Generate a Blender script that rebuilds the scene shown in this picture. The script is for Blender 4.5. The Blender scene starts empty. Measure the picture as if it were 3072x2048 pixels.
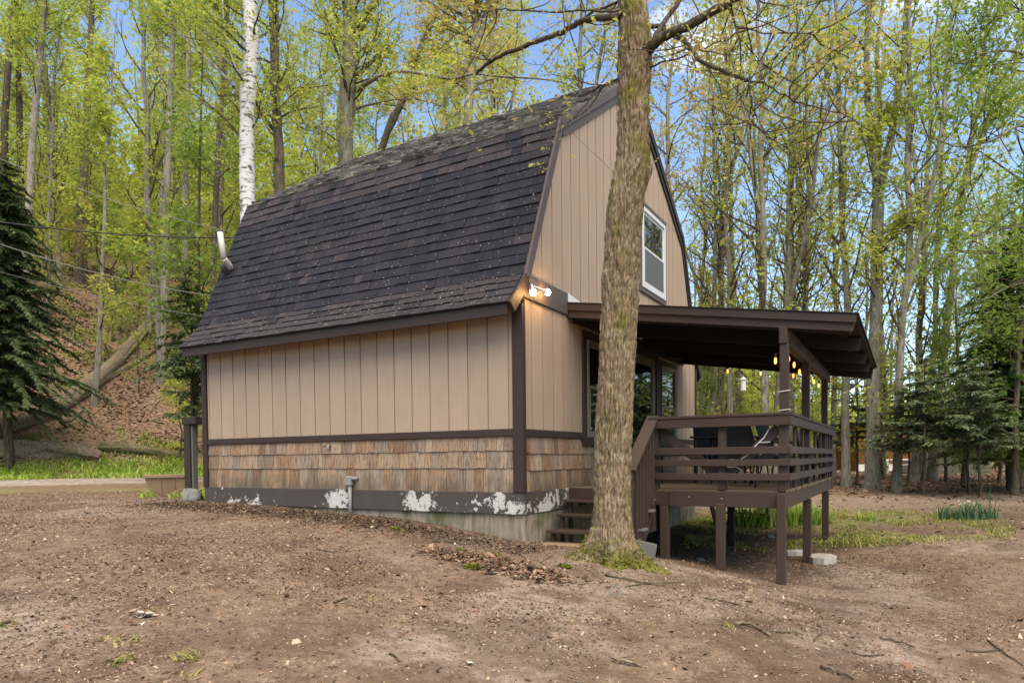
import bpy, math, random
import numpy as np
from mathutils import Vector, Matrix, Euler

scene = bpy.context.scene
COL = scene.collection
random.seed(7)

# ---------------------------------------------------------------- camera
CAM = np.array([4.13285, -7.45766, 1.03036])
CR = np.array([0.86693064, 0.49831661, -0.0105743])
CU = np.array([-0.00525706, 0.03035578, 0.99952533])
CF = np.array([-0.49840107, 0.86646355, -0.02893604])
FPX, PCX, PCY = 2057.76, 1536.0, 1433.42          # in pixels of a 3072 wide frame
cd = bpy.data.cameras.new('camera'); cam = bpy.data.objects.new('camera', cd); COL.objects.link(cam)
cam.matrix_world = Matrix(((CR[0], CU[0], -CF[0], CAM[0]), (CR[1], CU[1], -CF[1], CAM[1]), (CR[2], CU[2], -CF[2], CAM[2]), (0, 0, 0, 1)))
cd.sensor_fit = 'HORIZONTAL'; cd.sensor_width = 36; cd.lens = FPX / 3072 * 36
cd.shift_y = (PCY - 1024) / 3072; cd.clip_start = 0.05; cd.clip_end = 1500
scene.camera = cam

# ---------------------------------------------------------------- sky, sun, exposure
SUN_DIR = Vector((0.50, -0.52, 1.42)).normalized()
w = bpy.data.worlds.new('World'); scene.world = w; w.use_nodes = True
nt = w.node_tree; nt.nodes.clear()
sky = nt.nodes.new('ShaderNodeTexSky'); sky.sky_type = 'NISHITA'; sky.sun_disc = False
sky.sun_elevation = math.asin(SUN_DIR.z); sky.sun_rotation = math.atan2(SUN_DIR.x, SUN_DIR.y)
sky.altitude = 200; sky.air_density = 1.0; sky.dust_density = 0.3; sky.ozone_density = 2.2
tc = nt.nodes.new('ShaderNodeTexCoord'); mp = nt.nodes.new('ShaderNodeMapping'); mp.inputs['Scale'].default_value = (1.0, 1.0, 2.2); mp.inputs['Location'].default_value = (3.1, .7, .4)
nz = nt.nodes.new('ShaderNodeTexNoise'); nz.inputs['Scale'].default_value = 1.7; nz.inputs['Detail'].default_value = 6; nz.inputs['Roughness'].default_value = .58
rp = nt.nodes.new('ShaderNodeValToRGB'); rp.color_ramp.elements[0].position = .64; rp.color_ramp.elements[1].position = .84
mx = nt.nodes.new('ShaderNodeMix'); mx.data_type = 'RGBA'; mx.inputs[7].default_value = (9.5, 9.3, 9.0, 1)
bg = nt.nodes.new('ShaderNodeBackground'); bg.inputs['Strength'].default_value = 0.105
ow = nt.nodes.new('ShaderNodeOutputWorld')
L = nt.links.new
L(tc.outputs['Generated'], mp.inputs['Vector']); L(mp.outputs['Vector'], nz.inputs['Vector']); L(nz.outputs['Fac'], rp.inputs['Fac'])
L(rp.outputs['Color'], mx.inputs[0]); L(sky.outputs['Color'], mx.inputs[6]); L(mx.outputs[2], bg.inputs['Color']); L(bg.outputs['Background'], ow.inputs['Surface'])
sl = bpy.data.lights.new('sun', 'SUN'); sl.energy = 2.8; sl.angle = math.radians(72); sl.color = (1.0, .85, .62)
so = bpy.data.objects.new('sun', sl); COL.objects.link(so); so.rotation_euler = SUN_DIR.to_track_quat('Z', 'Y').to_euler(); so.location = (20, -30, 40)
scene.view_settings.view_transform = 'Standard'; scene.view_settings.look = 'None'
scene.view_settings.gamma = 1; scene.view_settings.exposure = 1.50; scene.view_settings.use_curve_mapping = False
scene.render.engine = 'CYCLES'
cy = scene.cycles
cy.max_bounces = 6; cy.diffuse_bounces = 4; cy.glossy_bounces = 3; cy.transmission_bounces = 4; cy.transparent_max_bounces = 4
cy.caustics_reflective = False; cy.caustics_refractive = False; cy.use_denoising = True; cy.sample_clamp_indirect = 6.0

# ---------------------------------------------------------------- helpers: pixels to points (a survey of the photograph)
def ray(u, v): return CF + CR * ((u - PCX) / FPX) - CU * ((v - PCY) / FPX)
def dep(u, v, d): return CAM + ray(u, v) * d
def on(u, v, ax, val):
    r = ray(u, v); i = 'xyz'.index(ax); return CAM + r * ((val - CAM[i]) / r[i])
RH = np.array([.867, .4983]); FH = np.array([-.4983, .867])
def rd(x, y):
    dx = np.asarray(x) - CAM[0]; dy = np.asarray(y) - CAM[1]
    return dx * RH[0] + dy * RH[1], dx * FH[0] + dy * FH[1]
def xy(r, d): return CAM[0] + r * RH[0] + d * FH[0], CAM[1] + r * RH[1] + d * FH[1]

# ---------------------------------------------------------------- noise
def _h(i, j, k):
    n = (i * 374761393 + j * 668265263 + k * 1274126177) & 0xFFFFFFFF
    n = ((n ^ (n >> 13)) * 1274126177) & 0xFFFFFFFF
    return ((n ^ (n >> 16)) & 0xFFFFFF) / float(0xFFFFFF)
def vn(x, y, z=0.0):
    x, y, z = np.broadcast_arrays(np.asarray(x, float), np.asarray(y, float), np.asarray(z, float))
    i, j, k = np.floor(x).astype(np.int64), np.floor(y).astype(np.int64), np.floor(z).astype(np.int64)
    f, g, h = x - i, y - j, z - k
    f = f * f * (3 - 2 * f); g = g * g * (3 - 2 * g); h = h * h * (3 - 2 * h)
    o = 0
    for a in (0, 1):
        for b in (0, 1):
            for c in (0, 1):
                o = o + _h(i + a, j + b, k + c) * (f if a else 1 - f) * (g if b else 1 - g) * (h if c else 1 - h)
    return o
def fbm(x, y, z=0.0, o=4):
    s = 0; a = .5; t = 0
    for q in range(o):
        s = s + a * vn(np.asarray(x) * 2 ** q + 17.3 * q, np.asarray(y) * 2 ** q - 9.1 * q, np.asarray(z) * 2 ** q + 3.7 * q); t += a; a *= .5
    return s / t
def sst(a, b, x):
    t = np.clip((np.asarray(x, float) - a) / (b - a), 0, 1); return t * t * (3 - 2 * t)

# ---------------------------------------------------------------- terrain: surveyed spots of ground, smoothed, plus the hillside
_pts = [(-6.1, -.1, .36), (-2.8, -.1, .25), (-1.4, -.1, .18), (0, -.1, 0), (.1, .5, -.10), (1.45, -.5, -.10), (1.55, 1.15, -.29), (2.15, 1.15, -.37), (2.86, 1.15, -.525),
        (2.85, 3.6, -.55), (2.85, 6.3, -.53), (1.2, 4, -.46), (.4, 2.5, -.40), (.6, 7, -.45), (-3, 4, .1), (-6, 8, .30), (4.1, -7.4, -.42), (4.2, -10, -.40), (9, -9, -.5), (-2, -10, -.1), (-9, -6, .18)]
for u, v, z_ in [(300, 1464, None), (300, 1520, 10.5), (300, 1600, 7.5), (200, 1750, 5.3), (200, 2000, 3.7), (900, 1750, 5.6), (1536, 1750, 6.0), (1536, 1900, 4.75), (1536, 2048, 3.95), (1000, 2000, 3.8),
                 (2700, 1470, 22), (2700, 1510, 18), (2700, 1560, 14), (2750, 1640, 10.7), (2800, 1755, 8.0), (2800, 1900, 5.9), (2700, 2048, 4.6), (2200, 1900, 5.2), (2250, 2040, 4.3), (3050, 1500, 19), (2450, 1480, 21), (2950, 1430, 30), (2200, 1440, 30)]:
    p_ = dep(u, v, z_ if z_ else 16.5); _pts.append(tuple(p_))
_pts += [(*xy(-16, 21), .55), (*xy(-10, 21), .5), (*xy(-4, 24), .35), (*xy(2, 30), .1), (*xy(-30, 18), .5), (*xy(30, 30), -.1), (*xy(20, 60), .2), (*xy(0, 60), .3), (*xy(40, 10), -.4), (*xy(-30, -20), .2), (*xy(30, -25), -.5), (*xy(-40, 50), .6), (*xy(60, 60), .2)]
_P = np.array(_pts)
def _phi(r2): return np.where(r2 > 1e-9, .5 * r2 * np.log(np.maximum(r2, 1e-9)), 0)
_n = len(_P); _K = _phi(((_P[:, None, :2] - _P[None, :, :2]) ** 2).sum(2)) + np.eye(_n) * .6
_A = np.zeros((_n + 3, _n + 3)); _A[:_n, :_n] = _K; _A[:_n, _n] = 1; _A[:_n, _n + 1:] = _P[:, :2]; _A[_n, :_n] = 1; _A[_n + 1:, :_n] = _P[:, :2].T
_W = np.linalg.solve(_A, np.concatenate([_P[:, 2], np.zeros(3)]))
def base_z(x, y):
    x = np.asarray(x, float).ravel(); y = np.asarray(y, float).ravel(); o = np.zeros(len(x))
    xc = np.clip(x, -70, 75); yc = np.clip(y, -40, 75)
    for s in range(0, len(x), 20000):
        X = xc[s:s + 20000]; Y = yc[s:s + 20000]
        o[s:s + 20000] = _phi((X[:, None] - _P[None, :, 0]) ** 2 + (Y[:, None] - _P[None, :, 1]) ** 2) @ _W[:_n] + _W[_n] + _W[_n + 1] * X + _W[_n + 2] * Y
    return o
def hill_s(r, d): return (-5 * (r + 17) + 11 * (d - 21.3)) / 12.08
def gz(x, y, bumps=True):
    x = np.asarray(x, float).ravel(); y = np.asarray(y, float).ravel()
    z = np.clip(base_z(x, y), -1.5, 1.5)
    r, d = rd(x, y); s = np.maximum(hill_s(r, d), 0)
    m = 1 - sst(-8, 9, r - .1 * (d - 30))
    s2 = s * s / (s + 1.5)
    h = 26 * (1 - np.exp(-.78 * s2 / 26)) * m
    z = z + h
    if bumps:
        z = z + (fbm(x * .9, y * .9, 1.0, 3) - .5) * .035 * np.minimum(1, .4 + s) + (fbm(x * 4, y * 4, 5.0, 3) - .5) * .014 + np.minimum(s, 4) * .12 * (fbm(x * .5, y * .5, 9., 3) - .5)
    return z
def g1(x, y): return float(gz([x], [y])[0])
def spot(u, v, dmax=90):
    ds = np.concatenate([np.arange(2.5, 14, .02), np.arange(14, dmax, .06)]); P = CAM[None] + ray(u, v)[None] * ds[:, None]
    k = np.nonzero(P[:, 2] <= gz(P[:, 0], P[:, 1]))[0]
    if len(k) == 0: p = P[-1]; return np.array([p[0], p[1], g1(p[0], p[1])])
    p = P[k[0]]; return np.array([p[0], p[1], g1(p[0], p[1])])

# ---------------------------------------------------------------- object helpers
ORG = {}
def tag(o, label=None, cat=None, group=None, kind=None):
    if label: o['label'] = label
    if cat: o['category'] = cat
    if group: o['group'] = group
    if kind: o['kind'] = kind
    return o
def empty(name, loc, label, cat, group=None):
    o = bpy.data.objects.new(name, None); COL.objects.link(o); o.location = loc; o.empty_display_size = .2
    ORG[o] = np.array(loc, float); return tag(o, label, cat, group)
def link_mesh(name, me, mat, parent=None, loc=(0, 0, 0)):
    o = bpy.data.objects.new(name, me); COL.objects.link(o)
    if mat is not None and len(me.materials) == 0: me.materials.append(mat)
    loc = np.array(loc, float); ORG[o] = loc
    if parent is not None: o.parent = parent; o.location = loc - ORG[parent]
    else: o.location = loc
    return o
def npmesh(name, V, quads=None, tris=None, smooth=False):
    V = np.asarray(V, float).reshape(-1, 3); me = bpy.data.meshes.new(name)
    q = np.zeros((0, 4), int) if quads is None else np.asarray(quads, int).reshape(-1, 4)
    t = np.zeros((0, 3), int) if tris is None else np.asarray(tris, int).reshape(-1, 3)
    me.vertices.add(len(V)); me.vertices.foreach_set('co', V.ravel())
    me.loops.add(q.size + t.size); me.loops.foreach_set('vertex_index', np.concatenate([q.ravel(), t.ravel()]))
    me.polygons.add(len(q) + len(t))
    me.polygons.foreach_set('loop_start', np.concatenate([np.arange(len(q)) * 4, q.size + np.arange(len(t)) * 3]))
    if smooth: me.polygons.foreach_set('use_smooth', np.ones(len(q) + len(t), bool))
    me.update(calc_edges=True); me.validate(); return me
def npobj(name, V, mat, parent=None, quads=None, tris=None, smooth=False, base=True):
    V = np.asarray(V, float).reshape(-1, 3)
    loc = np.array([(V[:, 0].min() + V[:, 0].max()) / 2, (V[:, 1].min() + V[:, 1].max()) / 2, V[:, 2].min()]) if base else np.zeros(3)
    return link_mesh(name, npmesh(name, V - loc, quads, tris, smooth), mat, parent, loc)
class MB:
    """collects shapes (world coordinates) that become one mesh"""
    def __init__(s): s.v = []; s.f = []
    def add(s, V, F):
        o = len(s.v); s.v += [tuple(map(float, p)) for p in V]; s.f += [tuple(i + o for i in f) for f in F]; return s
    def frame(s, c, ax, ay, az, hx, hy, hz, ch=.004):
        """chamfered box, centre c, unit axes, half sizes"""
        c, ax, ay, az = (np.array(q, float) for q in (c, ax, ay, az)); ch = min(ch, hx * .45, hy * .45, hz * .45)
        V = []; idx = {}
        for sx in (-1, 1):
            for sy in (-1, 1):
                for sz in (-1, 1):
                    for k in range(3):
                        h = [hx, hy, hz]; e = [h[q] - (0 if q == k else ch) for q in range(3)]
                        idx[(sx, sy, sz, k)] = len(V); V.append(c + ax * sx * e[0] + ay * sy * e[1] + az * sz * e[2])
        F = []
        S = (-1, 1)
        for sg in S:
            F.append([idx[(sg, a, b, 0)] for a, b in ((-1, -1), (1, -1), (1, 1), (-1, 1))][::sg])
            F.append([idx[(a, sg, b, 1)] for a, b in ((-1, -1), (-1, 1), (1, 1), (1, -1))][::sg])
            F.append([idx[(a, b, sg, 2)] for a, b in ((-1, -1), (1, -1), (1, 1), (-1, 1))][::sg])
        for a in S:
            for b in S:
                F.append([idx[(a, b, -1, 0)], idx[(a, b, 1, 0)], idx[(a, b, 1, 1)], idx[(a, b, -1, 1)]][::a * b])
                F.append([idx[(a, -1, b, 0)], idx[(a, -1, b, 2)], idx[(a, 1, b, 2)], idx[(a, 1, b, 0)]][::a * b])
                F.append([idx[(-1, a, b, 1)], idx[(1, a, b, 1)], idx[(1, a, b, 2)], idx[(-1, a, b, 2)]][::a * b])
                for e in S: F.append([idx[(a, b, e, 0)], idx[(a, b, e, 1)], idx[(a, b, e, 2)]][::a * b * e])
        return s.add(V, F)
    def box(s, x0, x1, y0, y1, z0, z1, ch=.004):
        return s.frame(((x0 + x1) / 2, (y0 + y1) / 2, (z0 + z1) / 2), (1, 0, 0), (0, 1, 0), (0, 0, 1), abs(x1 - x0) / 2, abs(y1 - y0) / 2, abs(z1 - z0) / 2, ch)
    def bar(s, a, b, wd, ht, up=(0, 0, 1), ch=.004):
        """straight board from a to b: wd sideways, ht along up"""
        a = np.array(a, float); b = np.array(b, float); t = b - a; l = np.linalg.norm(t); t /= l
        up = np.array(up, float); sd = np.cross(t, up); sd /= np.linalg.norm(sd); u2 = np.cross(sd, t)
        return s.frame((a + b) / 2, t, sd, u2, l / 2, wd / 2, ht / 2, ch)
    def tube(s, P, R, n=8, cap=True):
        V, Q = tube(P, R, n); o = s.add(V, Q.tolist())
        if cap: m = len(s.v); k = len(V); s.f.append(tuple(range(m - n, m))); s.f.append(tuple(range(m - k, m - k + n))[::-1])
        return s
    def prism(s, poly, d):
        """closed polygon extruded by vector d"""
        n = len(poly); P = [np.array(p, float) for p in poly]; d = np.array(d, float)
        return s.add(P + [p + d for p in P], [tuple(range(n))[::-1], tuple(range(n, 2 * n))] + [(i, (i + 1) % n, n + (i + 1) % n, n + i) for i in range(n)])
    def build(s, name, mat, parent=None, smooth=False, recalc=True):
        V = np.array(s.v); loc = np.array([(V[:, 0].min() + V[:, 0].max()) / 2, (V[:, 1].min() + V[:, 1].max()) / 2, V[:, 2].min()])
        me = bpy.data.meshes.new(name); me.from_pydata((V - loc).tolist(), [], s.f)
        if recalc:
            import bmesh
            bm = bmesh.new(); bm.from_mesh(me); bmesh.ops.recalc_face_normals(bm, faces=bm.faces); bm.to_mesh(me); bm.free()
        if smooth: me.polygons.foreach_set('use_smooth', np.ones(len(me.polygons), bool))
        me.update(); return link_mesh(name, me, mat, parent, loc)
def tube(P, R, n=8):
    P = np.asarray(P, float); R = np.broadcast_to(np.asarray(R, float), (len(P),))
    T = np.gradient(P, axis=0); T /= np.linalg.norm(T, axis=1)[:, None] + 1e-12
    ref = np.array([0, 0, 1.]) if abs(T[:, 2]).mean() < .8 else np.array([1., 0, 0])
    A = np.cross(T, ref); A /= np.linalg.norm(A, axis=1)[:, None] + 1e-12; B = np.cross(T, A)
    th = np.linspace(0, 2 * np.pi, n, endpoint=False)
    V = P[:, None] + R[:, None, None] * (A[:, None] * np.cos(th)[None, :, None] + B[:, None] * np.sin(th)[None, :, None])
    i = np.arange(len(P) - 1)[:, None] * n; j = np.arange(n)[None]; j2 = (j + 1) % n
    Q = np.stack([i + j, i + n + j, i + n + j2, i + j2], -1).reshape(-1, 4)
    return V.reshape(-1, 3), Q
def spline(P, k=6):
    """Catmull-Rom through P"""
    P = np.asarray(P, float); Q = np.vstack([2 * P[0] - P[1], P, 2 * P[-1] - P[-2]]); o = []
    for i in range(1, len(Q) - 2):
        for t in np.arange(k) / k:
            o.append(.5 * (2 * Q[i] + (Q[i + 1] - Q[i - 1]) * t + (2 * Q[i - 1] - 5 * Q[i] + 4 * Q[i + 1] - Q[i + 2]) * t * t + (3 * Q[i] - Q[i - 1] - 3 * Q[i + 1] + Q[i + 2]) * t ** 3))
    return np.array(o + [P[-1]])

# ---------------------------------------------------------------- materials
def srgb(r, g, b):
    f = lambda c: (c / 255 / 12.92) if c <= 10 else ((c / 255 + .055) / 1.055) ** 2.4
    return (f(r), f(g), f(b), 1)
class NT:
    def __init__(s, name):
        s.m = bpy.data.materials.new(name); s.m.use_nodes = True; s.t = s.m.node_tree; s.t.nodes.clear()
        s.out = s.t.nodes.new('ShaderNodeOutputMaterial'); s.bs = s.t.nodes.new('ShaderNodeBsdfPrincipled'); s.l(s.bs.outputs[0], s.out.inputs['Surface'])
    def l(s, a, b): s.t.links.new(a, b)
    def n(s, ty, _in=None, **kw):
        q = s.t.nodes.new('ShaderNode' + ty)
        for k, v in kw.items(): setattr(q, k, v)
        for k, v in (_in or {}).items():
            if hasattr(v, 'is_linked'): s.l(v, q.inputs[k])
            else: q.inputs[k].default_value = v
        return q
    def coord(s, scale=(1, 1, 1), world=False, rnd=True):
        if world: v = s.n('NewGeometry').outputs['Position']
        else:
            v = s.n('TexCoord').outputs['Object']
            if rnd:
                oi = s.n('ObjectInfo'); ad = s.n('VectorMath', {0: v}, operation='ADD'); sc = s.n('VectorMath', {0: (37, 71, 53)}, operation='SCALE'); s.l(oi.outputs['Random'], sc.inputs['Scale']); s.l(sc.outputs[0], ad.inputs[1]); v = ad.outputs[0]
        return s.n('VectorMath', {0: v, 1: scale}, operation='MULTIPLY').outputs[0]
    def noise(s, vec, scale, det=4, rough=.55, dist=0): return s.n('TexNoise', {'Vector': vec, 'Scale': scale, 'Detail': det, 'Roughness': rough, 'Distortion': dist}).outputs['Fac']
    def voro(s, vec, scale, feature='F1', out='Distance'): return s.n('TexVoronoi', {'Vector': vec, 'Scale': scale}, feature=feature).outputs[out]
    def ramp(s, fac, stops, interp='LINEAR'):
        q = s.n('ValToRGB', {'Fac': fac}); cr = q.color_ramp; cr.interpolation = interp
        while len(cr.elements) < len(stops): cr.elements.new(.5)
        for e, (p, c) in zip(cr.elements, stops): e.position = p; e.color = c if len(c) == 4 else (*c, 1)
        return q.outputs['Color']
    def mix(s, f, a, b, mode='MIX'):
        q = s.n('Mix', data_type='RGBA', blend_type=mode)
        for k, v in ((0, f), (6, a), (7, b)):
            if hasattr(v, 'is_linked'): s.l(v, q.inputs[k])
            else: q.inputs[k].default_value = v
        return q.outputs[2]
    def math(s, op, a, b=0.0, clamp=False):
        q = s.n('Math', operation=op, use_clamp=clamp)
        for i, v in enumerate((a, b)):
            if hasattr(v, 'is_linked'): s.l(v, q.inputs[i])
            else: q.inputs[i].default_value = v
        return q.outputs[0]
    def bump(s, h, strength=.3, dist=.01):
        b = s.n('Bump', {'Height': h, 'Strength': strength, 'Distance': dist}); s.l(b.outputs[0], s.bs.inputs['Normal'])
    def base(s, c, rough=.7, spec=.3):
        if hasattr(c, 'is_linked'): s.l(c, s.bs.inputs['Base Color'])
        else: s.bs.inputs['Base Color'].default_value = c
        if hasattr(rough, 'is_linked'): s.l(rough, s.bs.inputs['Roughness'])
        else: s.bs.inputs['Roughness'].default_value = rough
        s.bs.inputs['Specular IOR Level'].default_value = spec; return s
def mul(c, k): return (c[0] * k, c[1] * k, c[2] * k, 1)
W1 = (1, 1, 1, 1); K1 = (0, 0, 0, 1)
M = {}
def board_mat(name, col, var=.25, grain=(2, 2, 30), rough=.62, bump=.25, wear=None, wcut=(.66, .74)):
    """painted timber: tone differs from board to board, saw texture, dirt and, if asked, chips down to bare wood"""
    t = NT(name); oi = t.n('ObjectInfo').outputs['Random']; v = t.coord(); g = t.coord(grain)
    c = t.mix(t.noise(v, 1.6, 5), mul(col, 1 - var), mul(col, 1 + var * .8))
    c = t.mix(t.math('MULTIPLY', oi, .5), c, mul(col, .8))
    gn = t.noise(g, 9, 5, .65); c = t.mix(t.math('MULTIPLY', gn, .38), c, mul(col, .55))
    sk = t.noise(t.coord((11, 11, .7)), 1.5, 4, .6); c = t.mix(t.math('MULTIPLY', t.ramp(sk, [(.5, K1), (.75, W1)]), .22), c, mul(col, .62))
    if wear:
        ch = t.ramp(t.noise(v, 7, 6, .7, .3), [(wcut[0], K1), (wcut[1], W1)]); c = t.mix(ch, c, wear)
    t.base(c, t.math('ADD', t.math('MULTIPLY', gn, .25), rough - .1)); t.bump(gn, bump, .004); M[name] = t.m; return t.m
board_mat('siding_paint', (.44, .33, .24, 1), .15, (3, 3, 34), .62, .35)
board_mat('trim_paint', (.046, .031, .026, 1), .2, (30, 30, 2), .55, .3, (.16, .14, .12, 1), (.72, .76))
board_mat('rake_paint', (.115, .088, .078, 1), .2, (8, 8, 8), .5, .2)
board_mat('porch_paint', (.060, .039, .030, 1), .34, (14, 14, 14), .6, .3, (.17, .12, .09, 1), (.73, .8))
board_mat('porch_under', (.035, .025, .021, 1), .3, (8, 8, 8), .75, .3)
board_mat('deck_wood', (.16, .115, .08, 1), .3, (16, 2, 16), .8, .4, (.3, .22, .15, 1), (.6, .75))
board_mat('raw_wood', (.30, .21, .13, 1), .3, (3, 30, 30), .85, .4)
board_mat('grey_timber', (.17, .16, .155, 1), .3, (3, 20, 20), .9, .6)
board_mat('white_vinyl', (.72, .72, .72, 1), .06, (2, 2, 2), .35, .05)
board_mat('taupe_frame', (.20, .165, .135, 1), .1, (2, 2, 2), .4, .05)
board_mat('pvc', (.52, .50, .47, 1), .10, (3, 3, 3), .4, .1)
board_mat('grey_metal', (.30, .29, .29, 1), .15, (4, 4, 4), .4, .1)
board_mat('black_rubber', (.018, .018, .02, 1), .2, (4, 4, 4), .6, .1)
board_mat('black_metal', (.016, .016, .018, 1), .2, (4, 4, 4), .35, .1)
board_mat('sling_cloth', (.03, .034, .036, 1), .3, (60, 60, 60), .8, .4)
board_mat('white_cord', (.66, .62, .56, 1), .1, (20, 20, 20), .8, .2)
board_mat('fence_dark', (.045, .034, .029, 1), .3, (14, 14, 2), .7, .3)
board_mat('cable_black', (.02, .02, .022, 1), .2, (3, 3, 3), .5, .1)
board_mat('cable_grey', (.22, .22, .21, 1), .2, (3, 3, 3), .5, .1)
def m_cedar():
    t = NT('cedar_shake'); oi = t.n('ObjectInfo').outputs['Random']; v = t.coord((26, 26, 1.6)); w_ = t.coord()
    s = t.noise(v, 3, 6, .7); c = t.ramp(oi, [(0, (.26, .155, .092)), (.3, (.37, .26, .172)), (.5, (.30, .21, .145)), (.68, (.40, .31, .225)), (.85, (.25, .20, .155)), (1, (.21, .115, .068))])
    c = t.mix(t.ramp(s, [(.33, W1), (.52, K1)]), c, (.075, .040, .022, 1)); c = t.mix(t.ramp(s, [(.58, K1), (.75, W1)]), c, (.50, .41, .33, 1))
    z = t.n('SeparateXYZ', {0: t.n('NewGeometry').outputs['Position']}).outputs['Z']
    dirt = t.math('MULTIPLY', t.ramp(z, [(.64, W1), (.86, K1)]), t.ramp(t.noise(t.coord((1, 1, .5), True), 5, 5, .6), [(.32, K1), (.56, W1)]))
    c = t.mix(t.math('MULTIPLY', dirt, .8), c, (.105, .088, .066, 1)); t.base(c, .88, .15); t.bump(s, .6, .006); M['cedar'] = t.m
m_cedar()
def m_skirt():
    t = NT('peeling_skirt'); v = t.coord((1, 1, 1), True); a = t.noise(v, 2.4, 2, .5); b = t.noise(v, 11, 9, .75)
    c = t.mix(t.noise(v, 5, 4), (.055, .046, .042, 1), (.085, .07, .062, 1))
    xs = t.n('SeparateXYZ', {0: t.n('NewGeometry').outputs['Position']})
    px = t.math('ADD', t.math('MULTIPLY', xs.outputs['X'], 1 / 6.2), 1.0); py = t.math('MULTIPLY', xs.outputs['Y'], .05); g = lambda q: (q,) * 3
    zone = t.ramp(px, [(0, g(.30)), (.05, g(.34)), (.12, g(.50)), (.22, g(.44)), (.30, g(.30)), (.42, g(.33)), (.485, g(.56)), (.535, g(.52)), (.57, g(.20)), (.655, g(.22)), (.70, g(.66)), (.775, g(.64)), (.815, g(.2)), (.84, g(.42)), (.90, g(.44)), (.955, g(.60)), (1, g(.52))])
    k = t.math('ADD', t.math('MULTIPLY', zone, .5), t.math('ADD', t.math('MULTIPLY', a, .50), t.math('MULTIPLY', b, .62))); k = t.math('SUBTRACT', k, t.math('MULTIPLY', t.math('ABSOLUTE', t.math('SUBTRACT', xs.outputs['Z'], .43)), .35)); k = t.ramp(k, [(.812, K1), (.824, W1)])
    wht = t.mix(t.noise(v, 30, 3), (.42, .40, .37, 1), (.62, .60, .57, 1)); t.base(t.mix(k, c, wht), .8); t.bump(k, -.5, .003); M['skirt'] = t.m
m_skirt()
def m_concrete(name, a, b, moss):
    t = NT(name); v = t.coord((1, 1, 1), True); st = t.noise(t.coord((6, 6, .8), True), 2, 5, .6)
    c = t.mix(t.noise(v, 3, 6, .65), a, b); c = t.mix(t.ramp(st, [(.45, K1), (.7, W1)]), c, mul(a, .55))
    c = t.mix(t.math('MULTIPLY', t.ramp(t.noise(v, 2.0, 4, .6), [(.48, K1), (.66, W1)]), moss), c, (.085, .105, .035, 1)); t.base(c, .92, .15)
    t.bump(t.noise(v, 45, 5, .7), .4, .01); M[name] = t.m
m_concrete('concrete', (.24, .20, .155, 1), (.40, .34, .27, 1), .8); m_concrete('paver', (.38, .35, .31, 1), (.5, .47, .42, 1), .15); m_concrete('stone', (.15, .145, .14, 1), (.27, .26, .25, 1), .2)
def m_shingle(name, old=0, brown=0):
    t = NT(name); oi = t.n('ObjectInfo').outputs['Random']; ri = t.n('NewGeometry').outputs['Random Per Island']
    rr = t.math('FRACT', t.math('ADD', oi, ri)); v = t.coord((1, 1, 1), True)
    if old:
        c = t.ramp(rr, [(0, (.045, .040, .038)), (.4, (.16, .148, .135)), (.75, (.33, .31, .275)), (1, (.08, .07, .068))])
        c = t.mix(t.ramp(t.noise(v, 9, 5, .7), [(.52, K1), (.66, W1)]), c, (.36, .34, .28, 1))
    elif brown:
        c = t.ramp(rr, [(0, (.028, .023, .026)), (.4, (.040, .032, .036)), (.7, (.032, .028, .034)), (.85, (.021, .022, .028)), (1, (.047, .036, .040))])
    else:
        c = t.ramp(rr, [(0, (.006, .007, .011)), (.30, (.010, .012, .019)), (.45, (.015, .017, .023)), (.62, (.015, .0145, .019)), (.75, (.011, .013, .022)), (.84, (.008, .010, .018)), (1, (.013, .016, .018))])
        z = t.n('SeparateXYZ', {0: t.n('NewGeometry').outputs['Position']}).outputs['Z']
        c = t.mix(t.math('MULTIPLY', t.ramp(t.math('ADD', z, t.math('MULTIPLY', t.noise(v, .9, 3), .35)), [(0, W1), (1, K1)]), 0.0), c, c)
        dn = t.noise(v, 1.1, 4, .6); c = t.mix(t.math('MULTIPLY', t.ramp(dn, [(.50, K1), (.66, W1)]), .35), c, (.042, .034, .038, 1))
    c = t.mix(t.math('MULTIPLY', t.noise(v, 160, 2, .8), .25), c, (.07, .066, .07, 1) if not old else (.05, .045, .04, 1))
    sp = t.voro(v, 15); vs = t.noise(v, 60, 2); k = t.ramp(t.math('ADD', sp, t.math('MULTIPLY', vs, .14)), [(.145, W1), (.165, K1)]); c = t.mix(k, c, (.34, .33, .30, 1))
    t.base(c, .9, .2); t.bump(t.noise(v, 220, 2, .8), .45, .004); M[name] = t.m
m_shingle('shingle'); m_shingle('brown_shingle', 0, 1); m_shingle('old_shingle', 1)
def m_glass(name, col, rough=.015, ior=1.9):
    t = NT(name); t.base(col, rough, .5); t.bs.inputs['IOR'].default_value = ior; t.bump(t.noise(t.coord((1, 1, 1), True), 1.3, 2), .03, .05); M[name] = t.m
m_glass('dark_pane', (.012, .012, .011, 1), .015, 2.7); m_glass('screen_pane', (.10, .095, .09, 1), .35, 1.5); m_glass('bright_pane', (.02, .022, .024, 1), .01, 2.9)
def m_emit(name, col, st):
    t = NT(name); e = t.n('Emission', {'Color': col, 'Strength': st}); t.l(e.outputs[0], t.out.inputs['Surface']); M[name] = t.m
m_emit('lamp_glow', (1, .56, .20, 1), 42); m_emit('bulb_glow', (1, .40, .09, 1), 1.1)
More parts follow.
